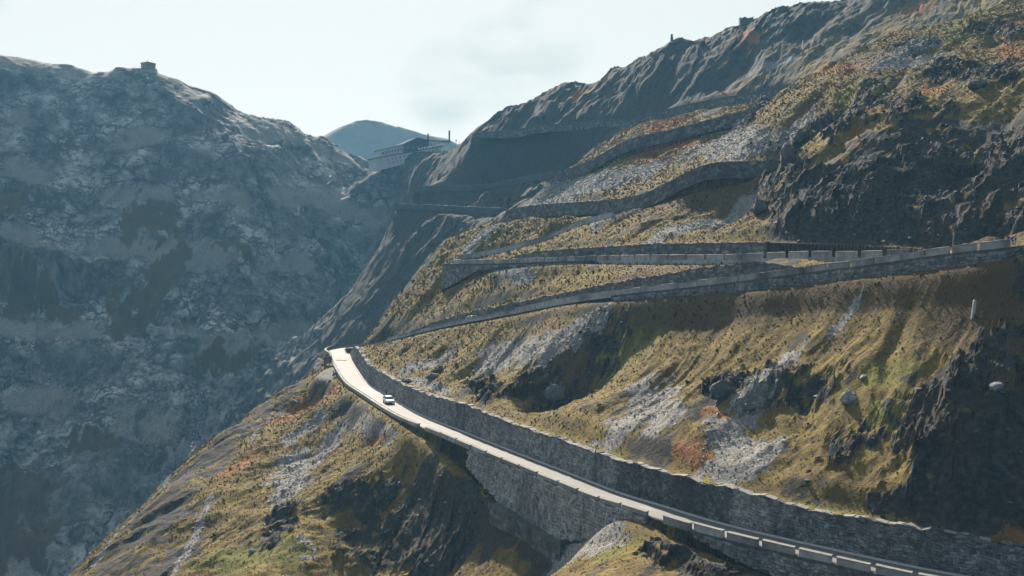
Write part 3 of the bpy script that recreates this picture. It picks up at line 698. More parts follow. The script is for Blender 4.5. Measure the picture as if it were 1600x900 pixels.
def wall(name, r, s0, s1, side, bottom, top, label, thick=.8, batter=.10, stones=(.36, .55), mat=M_MORTAR, cope=True, face=+1, step=1.0, ragged=0.0, seed=0, off0=.14, section=None):
    """Masonry wall beside a road. side +1: hill side, -1: valley side. bottom/top: functions of s giving dz.
       face: +1 the visible face looks to the road, -1 it looks away from the road."""
    rng = np.random.default_rng(seed + 100)
    n = max(2, int(abs(s1 - s0) / step) + 1); ss = np.linspace(s0, s1, n); V = []; Fc = []
    tops = np.array([top(s) for s in ss]); bots = np.array([bottom(s) for s in ss])
    if ragged:
        kn = np.arange(min(s0, s1), max(s0, s1) + 2, .9)
        tops = tops + ragged * np.interp(ss, kn, rng.uniform(-1, 1, len(kn)))
    base_d = side * (r.hw + off0)
    def dist(h_rel, H):      # offset of the visible face at height above its bottom
        lean = batter * h_rel
        return base_d + side * lean if face > 0 else base_d + side * (thick + batter * (H - h_rel))
    for s, a, b in zip(ss, bots, tops):
        H = b - a
        f0, f1 = dist(0, H), dist(H, H)
        back = f1 + side * thick if face > 0 else base_d
        back0 = back if face > 0 else base_d
        V += [r.off(s, f0, a), r.off(s, f1, b), r.off(s, back, b), r.off(s, back0, a)]
    for i in range(n - 1):
        a, b = i * 4, (i + 1) * 4
        for j in range(4):
            Fc.append((a + j, a + (j + 1) % 4, b + (j + 1) % 4, b + j))
    Fc += [(0, 1, 2, 3), ((n - 1) * 4 + 3, (n - 1) * 4 + 2, (n - 1) * 4 + 1, (n - 1) * 4)]
    root = mesh_from(name, V, Fc, mat)
    tag(root, label, 'wall', kind='thing')
    if stones:
        ch, cl = stones; SV = []; SF = []; tint = []
        zlo = min(bots); zhi = max(tops); h = zlo
        rows = []
        wav = rng.uniform(0, 6, 3)
        while h < zhi:
            dh = ch * rng.uniform(.75, 1.3); rows.append((h, dh)); h += dh
        for h, dh in rows:
            s = min(s0, s1) + rng.uniform(0, cl)
            while s < max(s0, s1) - .2:
                l = cl * rng.uniform(.5, 1.6)
                sm = s + l / 2
                B, T = np.interp(sm, ss, bots) if s1 > s0 else np.interp(sm, ss[::-1], bots[::-1]), np.interp(sm, ss, tops) if s1 > s0 else np.interp(sm, ss[::-1], tops[::-1])
                if B - .1 <= h and h + dh <= T + .06:
                    H = T - B; pr = rng.uniform(.03, .13); g = .03
                    j = lambda: rng.uniform(-.045, .045)
                    wv = lambda q: .10 * math.sin(q * .9 + wav[0]) + .07 * math.sin(q * 2.3 + wav[1] + h)
                    e = rng.uniform(-.06, .06, 4)
                    cs = [(s + g + e[0], h + g + wv(s)), (s + l - g + e[1], h + g + wv(s + l) + e[2]), (s + l - g - e[1], h + dh - g + wv(s + l)), (s + g - e[0], h + dh - g + wv(s) + e[3])]
                    out = -side if face > 0 else side
                    b0 = len(SV)
                    for (q, z) in cs: SV.append(r.off(q, dist(z - B, H) - out * .04, z))
                    for (q, z) in cs: SV.append(r.off(q + j(), dist(z - B, H) + out * (pr + j() * .4), z + j()))
                    SF += [(b0 + 4, b0 + 5, b0 + 6, b0 + 7)] + [(b0 + k, b0 + (k + 1) % 4, b0 + 4 + (k + 1) % 4, b0 + 4 + k) for k in range(4)]
                    tv = np.clip(rng.normal(.42, .22) + (section(sm) if section else 0), 0, 1); tint += [(tv, tv, tv, 1)] * 8
                s += l
        if SV:
            o = mesh_from('stones', np.array(SV), np.array(SF), M_STONE, root, attrs={'tint': tint}); o['kind'] = 'stuff'
    if cope:
        CV = []; CF = []
        s = min(s0, s1)
        while s < max(s0, s1) - .3:
            l = min(rng.uniform(.9, 1.6), max(s0, s1) - s)
            a0 = len(CV)
            if rng.random() < .15: s += l; continue
            for q in (s + .02, s + l - .02):
                T = np.interp(q, ss, tops) if s1 > s0 else np.interp(q, ss[::-1], tops[::-1]); B = np.interp(q, ss, bots) if s1 > s0 else np.interp(q, ss[::-1], bots[::-1]); H = T - B
                f1 = dist(H, H); out = -side if face > 0 else side
                back = f1 - out * thick
                dz = rng.uniform(-.10, .10)
                CV += [r.off(q, f1 + out * .14, T - .05), r.off(q, f1 + out * .14, T + .04 + dz), r.off(q, back, T + .10 + dz), r.off(q, back, T - .05)]
            CF += [(a0 + k, a0 + (k + 1) % 4, a0 + 4 + (k + 1) % 4, a0 + 4 + k) for k in range(4)] + [(a0, a0 + 1, a0 + 2, a0 + 3), (a0 + 7, a0 + 6, a0 + 5, a0 + 4)]
            s += l
        o = mesh_from('coping', np.array(CV), CF, M_COPING, root); o['kind'] = 'stuff'
    return root

Lw = lambda r: (lambda s: float(np.interp(s, r.s, r.wall)))
sL = LOWER.L - .8
wall('stone_wall', LOWER, 0, sL, +1, lambda s: -.2, Lw(LOWER), 'tall grey stone wall holding the slope along the lower road', ragged=.30, seed=1, stones=(.34, .5), section=lambda s: float(np.interp(s, [s_of(LOWER, q, LOWER.hw) for q in (1300, 1205, 1195, 1145, 1135, 965, 955, 600)], [.08, .02, .42, .42, -.36, -.36, .26, .36])))
sa, sb = s_of(LOWER, 1020, -LOWER.hw), s_of(LOWER, 760, -LOWER.hw)
_dx = lambda px: s_of(LOWER, px, -LOWER.hw)
dep = lambda s: -float(np.interp(s, [_dx(1018), _dx(1005), _dx(940), _dx(890), _dx(800), _dx(740)], [.8, 1.2, 5.2, 7.0, 6.2, 3.0]))
wall('stone_wall', LOWER, sa, _dx(740), -1, dep, lambda s: -.05, 'deep stone wall carrying the lower road over the dark gully', thick=.7, batter=.16, face=-1, cope=False, stones=(.40, .48), seed=2, off0=.1, section=lambda s: .5)
sa2 = _dx(1085)
dep2 = lambda s: -float(np.interp(s, [0, _dx(1300), _dx(1190), _dx(1100), _dx(1085)], [3.2, 3.0, 2.6, .9, .4]))
wall('stone_wall', LOWER, 0, sa2, -1, dep2, lambda s: -.05, 'stone wall under the lower road parapets near the bottom right corner', thick=.6, batter=.12, face=-1, cope=False, stones=(.34, .55), seed=3, off0=.1, section=lambda s: .12)
# stepped footing below the deep wall
wall('wall_footing', LOWER, _dx(908), _dx(796), -1, lambda s: dep(s) - 2.6, lambda s: dep(s) + .25 + .06 * math.sin(s * 1.3), 'stepped masonry footing at the foot of the deep wall in the gully', thick=1.3, batter=.06, face=-1, cope=False, stones=(.5, .9), mat=M_FOOT, seed=31, off0=1.9, section=lambda s: -.28)
su0, su1 = s_of(UPPER, 598, UPPER.hw), s_of(UPPER, 1240, UPPER.hw)
wall('stone_wall', UPPER, su0, su1, +1, lambda s: -.2, Lw(UPPER), 'dark rubble-topped stone wall above the upper road', ragged=.28, seed=4, stones=(.45, .8), cope=False, section=lambda s: -.28)
wall('stone_wall', UPPER, s_of(UPPER, 960, -UPPER.hw), UPPER.L, -1, lambda s: -2.0, lambda s: -.04, 'long stone wall carrying the right end of the upper road', thick=.6, face=-1, cope=False, seed=5, stones=(.4, .7), off0=.1, section=lambda s: .05)
wall('stone_wall', UPPER, 1.0, s_of(UPPER, 960, -UPPER.hw), -1, lambda s: -.35, lambda s: -.04, 'low wall edging the upper road between the hairpin and the deep shade', thick=.55, face=-1, cope=False, seed=15, stones=None, off0=.1, mat=M_PARAPET)
st0, st1 = s_of(THIRD, 1195, THIRD.hw), s_of(THIRD, 806, THIRD.hw)
wall('stone_wall', THIRD, st0, st1, +1, lambda s: -.2, Lw(THIRD), 'dark stone wall along the hill side of the third road', ragged=.15, seed=6, stones=(.5, .9), cope=False, section=lambda s: -.3)
_tx = lambda px: s_of(THIRD, px, -THIRD.hw)
wall('stone_wall', THIRD, _tx(930), THIRD.L, -1, lambda s: -float(np.interp(s, [_tx(930), _tx(800), _tx(752), _tx(700), THIRD.L], [.8, 1.0, 1.8, 7.0, 7.4])), lambda s: -.04,
     'dark triangular bastion wall under the left end of the third road', thick=.8, face=-1, batter=.08, cope=False, seed=7, stones=(.5, .9), off0=.1)
wall('stone_wall', THIRD, 0, _tx(940), -1, lambda s: -1.0, lambda s: -.04, 'low stone wall under the parapets of the third road', thick=.6, face=-1, cope=False, seed=8, stones=None, off0=.1, mat=M_PARAPET)
wall('stone_wall', FOURTH, 0, FOURTH.L, -1, lambda s: -1.2, lambda s: .6, 'low parapet wall of the short fourth road', thick=.6, face=-1, cope=True, seed=9, stones=None, off0=.1, mat=M_PARAPET, step=2)
far_walls = [(FIFTH, 3.0, 'retaining wall of the fifth road below the crags'), (SIXTH, 3.2, 'shaded retaining wall of the sixth road between two grass slopes'), (SEVENTH, 3.6, 'long high retaining wall of the seventh road below the far ridge'),
             (EIGHTH, 2.2, 'faint far retaining wall on the lower shaded flank'), (NINTH, 2.2, 'faint far retaining wall on the upper shaded flank')]
for k, (r, dpt, lb) in enumerate(far_walls):
    wall('retaining_wall', r, 0, r.L, -1, (lambda d, rr: (lambda s: -min(d, float(np.interp(s, rr.s, rr.drop)) + .6)))(dpt, r), lambda s: .75, lb, thick=.8, face=-1, batter=.1, cope=True, seed=20 + k, stones=(.7, 1.2) if k < 3 else None, off0=.1, step=3, section=lambda s: -.32)

# ------------------------------------------------------------------ parapet blocks
ORD = ['first', 'second', 'third', 'fourth', 'fifth', 'sixth', 'seventh', 'eighth', 'ninth', 'tenth', 'eleventh', 'twelfth', 'thirteenth', 'fourteenth', 'fifteenth', 'sixteenth', 'seventeenth', 'eighteenth', 'nineteenth', 'twentieth',
       'twenty-first', 'twenty-second', 'twenty-third', 'twenty-fourth', 'twenty-fifth', 'twenty-sixth', 'twenty-seventh', 'twenty-eighth', 'twenty-ninth', 'thirtieth', 'thirty-first', 'thirty-second', 'thirty-third', 'thirty-fourth', 'thirty-fifth', 'thirty-sixth', 'thirty-seventh', 'thirty-eighth', 'thirty-ninth', 'fortieth']
def parapet(r, s0, s1, label, group, h=.82, th=.46, cat='parapet', name='parapet_wall', rng=None, pale=False):
    rng = rng or np.random.default_rng(int(s0 * 10))
    d0 = -(r.hw + .12); d1 = d0 - th
    hh = h + rng.uniform(-.06, .06); jit = lambda a=.03: rng.uniform(-a, a)
    V = []; Fc = []; n = max(2, int((s1 - s0) / 1.2) + 1)
    for s in np.linspace(s0, s1, n):
        V += [r.off(s, d1 - .03, -.25), r.off(s, d1 + jit(), hh + jit(.05)), r.off(s, d0 + jit(.05), hh + jit(.05)), r.off(s, d0, -.1)]
    for i in range(n - 1):
        p, q = i * 4, i * 4 + 4
        for j in range(4): Fc.append((p + j, p + (j + 1) % 4, q + (j + 1) % 4, q + j))
    Fc += [(0, 1, 2, 3), (n * 4 - 1, n * 4 - 2, n * 4 - 3, n * 4 - 4)]
    root = tag(mesh_from(name, V, Fc, M_PARAPET), label, cat, group, kind='thing')
    tl = rng.uniform(-.07, .07)
    V = []; Fc = []
    for s in np.linspace(s0 - .04, s1 + .04, n):
        V += [r.off(s, d1 - .07, hh + .0), r.off(s, d1 - .05, hh + .07 + tl * (s - s0) / 5), r.off(s, d0 + .0, hh + .13 + tl * (s - s0) / 5 + jit(.03)), r.off(s, d0 + .07, hh + .10), r.off(s, d0 + .07, hh)]
    for i in range(n - 1):
        p, q = i * 5, i * 5 + 5
        for j in range(5): Fc.append((p + j, p + (j + 1) % 5, q + (j + 1) % 5, q + j))
    Fc += [tuple(range(5)), tuple(n * 5 - 1 - k for k in range(5))]
    mesh_from('coping', V, Fc, M_COPING, root)
    return root
def run_of_parapets(r, pxs, group, what, gap_px=None, order='left', h=.82, gap=.62):
    """pxs: where the gaps between the blocks are seen"""
    ss = sorted(s_of(r, p, -r.hw - .3) for p in pxs)
    prs = [(a + gap / 2, b - gap / 2) for a, b in zip(ss[:-1], ss[1:])]
    if r is LOWER or r is THIRD: prs = prs[::-1]           # count from the left
    for k, (a, b) in enumerate(prs):
        if b - a < 1.2: continue
        parapet(r, a, b, 'low stone parapet block %s, %s from the left' % (what, ORD[k]), group, h)
run_of_parapets(LOWER, [665, 690, 714, 738, 761, 785, 812, 841, 873, 904, 937, 972, 1014], 'parapet blocks above the deep wall', 'above the deep gully wall', h=.42)
run_of_parapets(LOWER, [1036, 1083.5, 1134.5, 1188.5, 1245, 1304.5, 1364, 1431, 1500, 1575], 'parapet blocks at the bottom right', 'edging the near road end at bottom right', h=.72)
run_of_parapets(UPPER, [805, 818, 833, 850, 872, 895, 919, 945, 973, 1002, 1030, 1060, 1090, 1121, 1154, 1187, 1222, 1257, 1294, 1330, 1368, 1406, 1445, 1487, 1529, 1583], 'parapet blocks along the upper road', 'on the upper road', h=.85)
run_of_parapets(UPPER, list(np.arange(606, 806, 16.5)), 'parapet blocks on the left stretch of the upper road', 'on the upper road near the hairpin', h=.5)
run_of_parapets(THIRD, list(np.arange(708, 860, 13)) + [872, 885, 900, 917, 933, 950, 969, 992, 1017, 1045, 1073, 1102, 1132, 1163, 1196, 1230, 1266, 1303, 1343, 1382, 1425], 'parapet blocks along the third road', 'on the third road', h=.9, gap=.9)
parapet(BEND, .2, BEND.L - .5, 'pale curved parapet wall around the outside of the hairpin', None, .8, cat='parapet')
parapet(LOWER, s_of(LOWER, 655, -LOWER.hw - .3), LOWER.L - 14, 'long low edge wall beside the white car on the lower road', None, .35, .5)

# ------------------------------------------------------------------ loose stones, tussocks and boulders on the ground
def scatter(weight, n, seed, ymax=420):
    rng = np.random.default_rng(seed)
    cell = (GX * 0 + 1) * (YV[:, None] ** 2)                      # ground area of a cell grows with distance squared
    w = (weight * cell * ((GY < ymax) & (np.abs(GX / GY) < .52)))[:-1, :-1].ravel()
    w = np.clip(w, 0, None).astype(np.float64); w /= w.sum()
    k = rng.choice(len(w), n, p=w); i, j = k // (NU - 1), k % (NU - 1)
    fi, fj = rng.random(n), rng.random(n)
    def b(A): return A[i, j] * (1 - fi) * (1 - fj) + A[i + 1, j] * fi * (1 - fj) + A[i, j + 1] * (1 - fi) * fj + A[i + 1, j + 1] * fi * fj
    return np.stack([b(GX), b(GY), b(GZ)], 1), b(dzdx), b(dzdy), rng, (i, j)
# only ground that faces the drone or shows in the frame is worth covering
facing = (-(dzdx * GX + dzdy * GY) + GZ * 1.0)
vis = np.zeros(GX.shape, bool)
el = GZ / GY; run = np.maximum.accumulate(np.vstack([np.full((1, NU), -9), el[:-1]]), axis=0)
vis = (el >= run - 0.004)
free = sstep(.2, 1.0, near)

def blades(n, seed, name, label, weight, size, mat_name, stops):
    """small leaning grass tufts, one cone of five blades' width each"""
    P, sx, sy, rng, (i, j) = scatter(weight * vis * free, n, seed)
    k5 = 4; V = np.zeros((n, k5 + 1, 3), np.float32); r = size * rng.lognormal(0, .35, n) * np.clip(P[:, 1] / 180, .75, 1.9); a = rng.uniform(0, 6.28, n)
    for k in range(k5):
        dx = r * .8 * np.cos(a + k * 6.283 / k5); dy = r * .8 * np.sin(a + k * 6.283 / k5)
        V[:, k] = np.stack([P[:, 0] + dx, P[:, 1] + dy, P[:, 2] + sx * dx + sy * dy - .04], 1)
    V[:, -1] = P + np.stack([rng.normal(-.3, .5, n) * r, rng.normal(-.2, .5, n) * r, r * rng.uniform(.45, 1.1, n)], 1)
    q = np.array([(k, (k + 1) % k5, k5) for k in range(k5)]); Fc = (q[None] + (np.arange(n) * (k5 + 1))[:, None, None]).reshape(-1, 3)
    return finish_grass(V, Fc, n, k5 + 1, i, j, rng, name, label, mat_name, stops)

def tussocks(n, seed, name, label, weight, size, mat_name, stops):
    P, sx, sy, rng, (i, j) = scatter(weight * vis * free, n, seed)
    ring = 5; V = np.zeros((n, ring * 2 + 1, 3), np.float32); r = size * rng.lognormal(0, .4, n) * np.clip(P[:, 1] / 200, .75, 1.8)
    ang = rng.uniform(0, 6.28, n)
    ax = np.array([.62, -.78]); fl = np.array([-.8, -.6])
    for k in range(ring):
        th = ang + k * 2 * np.pi / ring
        for lv, (rad, hgt) in enumerate(((1.0, -.25), (.72, .28))):
            rr = r * rad * rng.uniform(.75, 1.25, n)
            dx = rr * np.cos(th); dy = rr * np.sin(th)
            V[:, lv * ring + k, 0] = P[:, 0] + dx; V[:, lv * ring + k, 1] = P[:, 1] + dy
            V[:, lv * ring + k, 2] = P[:, 2] + sx * dx + sy * dy + r * hgt * rng.uniform(.7, 1.3, n)
    V[:, -1] = P; V[:, -1, 2] += r * .5
    q = []
    for k in range(ring):
        k2 = (k + 1) % ring
        q += [(k, k2, ring + k2), (k, ring + k2, ring + k), (ring + k, ring + k2, 2 * ring)]
    q = np.array(q); Fc = (q[None] + (np.arange(n) * (2 * ring + 1))[:, None, None]).reshape(-1, 3)
    return finish_grass(V, Fc, n, 2 * ring + 1, i, j, rng, name, label, mat_name, stops)

def finish_grass(V, Fc, n, per, i, j, rng, name, label, mat_name, stops):
    t = NT(mat_name)
    a, gr, ru, _ = t.attr('tint')
    c = t.ramp(a, stops)
    c = t.mix(t.math('MULTIPLY', gr, .8), c, (.18, .175, .05)); c = t.mix(t.math('MULTIPLY', ru, .75), c, (.30, .125, .05))
    m = t.done(c, .95, None, .1)
    tr = t.n.new('ShaderNodeBsdfTranslucent'); t.l.new(c, tr.inputs['Color'])       # dry blades let the low sun through
    mx = t.n.new('ShaderNodeMixShader'); mx.inputs[0].default_value = .6
    t.l.new(t.b.outputs[0], mx.inputs[1]); t.l.new(tr.outputs[0], mx.inputs[2]); t.l.new(mx.outputs[0], t.out.inputs['Surface'])
    tv = np.clip(rng.normal(.5, .2, n) + .25 * np.clip(n_mid[i, j], -1, 1), 0, 1)
    tint = np.stack([tv, MASK[i, j, 3], MASK[i, j, 2], np.ones(n)], 1).repeat(per, 0)
    o = mesh_from(name, V.reshape(-1, 3), Fc, m, smooth=False, attrs={'tint': tint})
    return tag(o, label, 'grass', kind='stuff')
tussocks(1500, 21, 'grass', 'dry ochre and olive grass tussocks covering the slopes', sstep(.35, .8, grass) * (1 - far) * (1 - left), .20, 'dry_tussock', [(.1, (.11, .085, .038)), (.45, (.22, .17, .073)), (.75, (.30, .24, .11)), (.95, (.37, .32, .17))])

blades(120000, 23, 'grass', 'fine dry grass tufts on the steep slopes', sstep(.35, .8, grass) * (1 - far) * (1 - left), .12, 'dry_blades', [(.05, (.09, .068, .020)), (.4, (.15, .112, .030)), (.75, (.20, .152, .042)), (.95, (.25, .20, .065))])

def rubble(n, seed, name, label, weight, size, mat, ymax=420, pw=2.6):
    P, sx, sy, rng, (i, j) = scatter(weight * vis * free, n, seed, ymax)
    oc = np.array([(1, 0, 0), (-1, 0, 0), (0, 1, 0), (0, -1, 0), (0, 0, 1), (0, 0, -1)], np.float32)
    fc = np.array([(0, 2, 4), (2, 1, 4), (1, 3, 4), (3, 0, 4), (2, 0, 5), (1, 2, 5), (3, 1, 5), (0, 3, 5)])
    r = size * np.clip(rng.pareto(pw, n) + .6, .6, 3.5) * np.clip(P[:, 1] / 190, .7, 2.0)
    V = oc[None] * r[:, None, None] * rng.uniform(.5, 1.25, (n, 6, 1)) + rng.normal(0, .18, (n, 6, 3)) * r[:, None, None]
    a = rng.uniform(0, 6.28, n); ca_, sa_ = np.cos(a)[:, None], np.sin(a)[:, None]
    X = V[..., 0] * ca_ - V[..., 1] * sa_; Y = V[..., 0] * sa_ + V[..., 1] * ca_
    V = np.stack([X * 1.15 + P[:, 0, None], Y * 1.15 + P[:, 1, None], V[..., 2] * .75 + P[:, 2, None] + r[:, None] * .2], -1)
    Fc = (fc[None] + (np.arange(n) * 6)[:, None, None]).reshape(-1, 3)
    tint = np.clip(rng.normal(.5, .24, n), 0, 1); tint = np.stack([tint, tint, tint, np.ones(n)], 1).repeat(6, 0)
    return tag(mesh_from(name, V.reshape(-1, 3), Fc, mat, attrs={'tint': tint}), label, 'stones', kind='stuff')
def mat_rubble(name, stops):
    t = NT(name); a, _, _, _ = t.attr('tint'); return t.done(t.ramp(a, stops), .85, t.bump(t.noise(4, 4, .7), .1, .7), .25)
M_SCREE = mat_rubble('pale_scree', [(.1, (.10, .10, .105)), (.5, (.25, .245, .24)), (.9, (.46, .45, .43))])
M_DARKROCK = mat_rubble('dark_schist', [(.1, (.03, .03, .033)), (.6, (.075, .074, .075)), (.95, (.17, .167, .16))])
rubble(42000, 31, 'scree', 'pale loose scree stones in chutes down the slope', scree * (1 - left), .075, M_SCREE)
rubble(9000, 32, 'rubble', 'dark broken rock lying among the crags', np.clip(crag + .02 * (SLOPE > .8), 0, 1) * (1 - left), .13, M_DARKROCK)

# ------------------------------------------------------------------ things
M_WHITE = mat_simple('white_car_paint', [(.3, (.80, .80, .80)), (.7, (.84, .84, .84))], 1, .28, .6)
M_GLASS = mat_simple('dark_car_glass', [(.3, (.015, .02, .022)), (.7, (.03, .035, .04))], 1, .08, .8)
M_RUBBER = mat_simple('tyre_rubber', [(.3, (.018, .018, .018)), (.7, (.03, .03, .03))], 8, .85, .2)
M_STEEL = mat_simple('grey_steel', [(.3, (.28, .29, .30)), (.7, (.42, .43, .44))], 4, .45, .5, metallic=.6)
M_DARKMETAL = mat_simple('dark_metal', [(.3, (.03, .032, .035)), (.7, (.07, .07, .075))], 5, .5, .4)
M_LAMP = mat_simple('headlamp_glass', [(.3, (.55, .57, .60)), (.7, (.75, .76, .78))], 6, .12, .8)
M_WOODD = mat_simple('dark_weathered_wood', [(.3, (.045, .035, .028)), (.7, (.10, .08, .06))], 4, .85, .2, stretch=((1, 1, .2), (0, 0, 0)))
M_PLASTER = mat_simple('pale_render', [(.3, (.50, .50, .49)), (.7, (.62, .615, .60))], .6, .85, .2)
M_DARKROOF = mat_simple('dark_roof_sheet', [(.3, (.04, .05, .055)), (.7, (.08, .09, .095))], .8, .95, .05)
M_WINDOW = mat_simple('dark_window_glass', [(.3, (.10, .115, .125)), (.7, (.16, .175, .185))], .5, .3, .5)
M_REDTERR = mat_simple('rust_red_terrace', [(.3, (.26, .12, .08)), (.7, (.36, .18, .12))], .8, .85, .2)
M_SIGNB = mat_simple('sign_black', [(.3, (.02, .02, .02)), (.7, (.03, .03, .03))], 3, .5, .4)
M_SIGNW = mat_simple('sign_white', [(.3, (.78, .78, .76)), (.7, (.86, .86, .85))], 3, .5, .4)
M_RED = mat_simple('tail_lamp_red', [(.3, (.35, .02, .02)), (.7, (.45, .03, .03))], 3, .2, .6)

def skyline(px):
    j = int(np.abs(U - (px - 800) / F).argmin()); i = int((GZ[:, j] / YV).argmax()); return np.array((GX[i, j], GY[i, j], GZ[i, j]))
def empty(name, loc, rz=0.0):
    o = bpy.data.objects.new(name, None); o.location = loc; o.rotation_euler = (0, 0, rz); o.empty_display_size = .3
    COL.objects.link(o); return o
class MB:
    """collects shapes for one mesh object"""
    def __init__(self): self.V = []; self.F = []
    def add(self, V, Fc):
        b = len(self.V); self.V += [tuple(v) for v in V]; self.F += [tuple(b + i for i in f) for f in Fc]; return self
    def box(self, c, s, rz=0.0, taper=1.0):
        x, y, z = c; a, b, h = s[0] / 2, s[1] / 2, s[2] / 2; V = []
        for k in (-1, 1):
            t = taper if k > 0 else 1
            for (p, q) in ((-a, -b), (a, -b), (a, b), (-a, b)):
                p *= t; q *= t
                V.append((x + p * math.cos(rz) - q * math.sin(rz), y + p * math.sin(rz) + q * math.cos(rz), z + k * h))
        return self.add(V, [(3, 2, 1, 0), (4, 5, 6, 7), (0, 1, 5, 4), (1, 2, 6, 5), (2, 3, 7, 6), (3, 0, 4, 7)])
    def tube(self, p, q, r, r2=None, n=8, caps=True):
        p, q = Vector(p), Vector(q); r2 = r if r2 is None else r2
        d = (q - p).normalized(); a = d.orthogonal().normalized(); b = d.cross(a); V = []
        for c, rr in ((p, r), (q, r2)):
            for k in range(n):
                t = 2 * math.pi * k / n; V.append(c + (a * math.cos(t) + b * math.sin(t)) * rr)
        Fc = [(k, (k + 1) % n, n + (k + 1) % n, n + k) for k in range(n)]
        if caps: Fc += [tuple(range(n - 1, -1, -1)), tuple(range(n, 2 * n))]
        return self.add(V, Fc)
    def loft(self, sections, caps=True):
        n = len(sections[0]); V = [v for s in sections for v in s]; Fc = []
        for i in range(len(sections) - 1):
            for k in range(n): Fc.append((i * n + k, i * n + (k + 1) % n, (i + 1) * n + (k + 1) % n, (i + 1) * n + k))
        if caps: Fc += [tuple(range(n - 1, -1, -1)), tuple((len(sections) - 1) * n + k for k in range(n))]
        return self.add(V, Fc)
    def build(self, name, mat, parent=None, smooth=False, bevel=0.0):
        o = mesh_from(name, self.V, self.F, mat, parent, smooth)
        if bevel:
            bm = bmesh.new(); bm.from_mesh(o.data); bmesh.ops.bevel(bm, geom=bm.edges[:], offset=bevel, segments=2, affect='EDGES', clamp_overlap=True); bm.to_mesh(o.data); bm.free()
        return o

def make_car(loc, heading, label, pitch=0.0):
    """small hatchback; +y is forward"""
    root = empty('car', loc, heading)
    tag(root, label, 'car', kind='thing')
    def sec(y, w, z0, z1, r=.10, top_in=.06):   # rounded cross-section at length y
        return [(-w + r, y, z0), (w - r, y, z0), (w, y, z0 + r), (w, y, z1 - r * 1.4), (w - top_in, y, z1 - r * .3), (w - top_in - .12, y, z1), (-w + top_in + .12, y, z1), (-w + top_in, y, z1 - r * .3), (-w, y, z1 - r * 1.4), (-w, y, z0 + r)]
    b = MB(); b.loft([sec(-2.0, .68, .42, .74), sec(-1.93, .78, .32, .92), sec(-1.6, .85, .24, .99), sec(-.6, .88, .22, .98), (sec(.4, .88, .22, .96)), sec(.95, .87, .22, .93), sec(1.5, .85, .24, .84), sec(1.85, .78, .28, .74), sec(2.0, .66, .36, .62)])
    body = b.build('body', M_WHITE, root, True)
    g = MB(); g.loft([[(-w, y0, z0), (w, y0, z0), (w * .84, y1, z1), (-w * .84, y1, z1)] for (w, y0, z0, y1, z1) in ((.78, -1.86, .93, -1.52, 1.0), (.79, -1.78, .96, -1.45, 1.38), (.80, -.6, .96, -.55, 1.44), (.80, .3, .95, .12, 1.41), (.78, .98, .92, .40, 1.30), (.74, 1.05, .91, .75, 1.05))])
    g.build('windows', M_GLASS, root)
    r = MB(); r.loft([[(-w, y, z), (w, y, z), (w * .94, y, z + .05), (-w * .94, y, z + .05)] for (w, y, z) in ((.64, -1.52, 1.38), (.68, -1.3, 1.42), (.69, -.5, 1.445), (.68, .1, 1.42), (.64, .42, 1.36))])
    r.build('roof', M_WHITE, root, True)
    p = MB()
    for sx in (-1, 1):
        p.tube((sx * .70, .38, 1.37), (sx * .775, .96, .95), .045, n=6); p.tube((sx * .70, -.45, 1.43), (sx * .80, -.45, .97), .05, n=6); p.tube((sx * .67, -1.45, 1.38), (sx * .78, -1.75, .97), .07, n=6)
    p.build('pillars', M_WHITE, root)
    for sx in (-1, 1):
        for y in (-1.25, 1.25):
            w = MB(); w.tube((sx * .72, y, .31), (sx * .90, y, .31), .31, n=18); wh = w.build('wheel', M_RUBBER, root)
            k = MB(); k.tube((sx * .895, y, .31), (sx * .915, y, .31), .20, .17, n=14); k.build('rim', M_STEEL, wh)
        h = MB(); h.loft([[(sx * .42, 1.93, .58), (sx * .70, 1.84, .60), (sx * .73, 1.74, .72), (sx * .44, 1.86, .71)], [(sx * .42, 1.97, .57), (sx * .70, 1.90, .59), (sx * .74, 1.76, .75), (sx * .44, 1.88, .74)]]); h.build('headlight', M_LAMP, root)
        t = MB(); t.box((sx * .70, -1.95, .78), (.20, .10, .26)); t.build('tail_light', M_RED, root)
        m = MB(); m.box((sx * .96, .62, 1.0), (.18, .10, .14)); m.build('mirror', M_WHITE, root, bevel=.02)
        d = MB(); d.box((sx * .885, .1, .62), (.02, 1.0, .012)); d.box((sx * .89, -.15, .80), (.03, .16, .03)); d.build('door_handle', M_DARKMETAL, root)
    gr = MB(); gr.box((0, 1.985, .50), (.9, .06, .13)); gr.box((0, 1.93, .33), (1.2, .12, .10)); gr.build('grille', M_DARKMETAL, root)
    pl = MB(); pl.box((0, 2.02, .50), (.46, .02, .10)); pl.build('number_plate', M_SIGNW, root)
    root.rotation_euler = (pitch, 0, heading)
    return root
def road_pose(r, px, d, sign):
    s = s_of(r, px, d); p = r.off(s, d, .05); _, t, n, _, _ = r.frame(s)
    t = t * sign; return s, p, math.atan2(-t[0], t[1])
s, p, h = road_pose(LOWER, 607.5, .1, -1)
make_car(p, h, 'white hatchback driving towards us on the lower road', math.radians(-2))
s, p, h = road_pose(UPPER, 736, .4, -1)
make_car(p, h, 'tiny white car on the upper road left of its middle', math.radians(-5))
s, p, h = road_pose(SIXTH, 893, -.6, -1)
make_car(p + np.array((0, 0, .05)), h, 'distant white car at the left end of the sixth road')

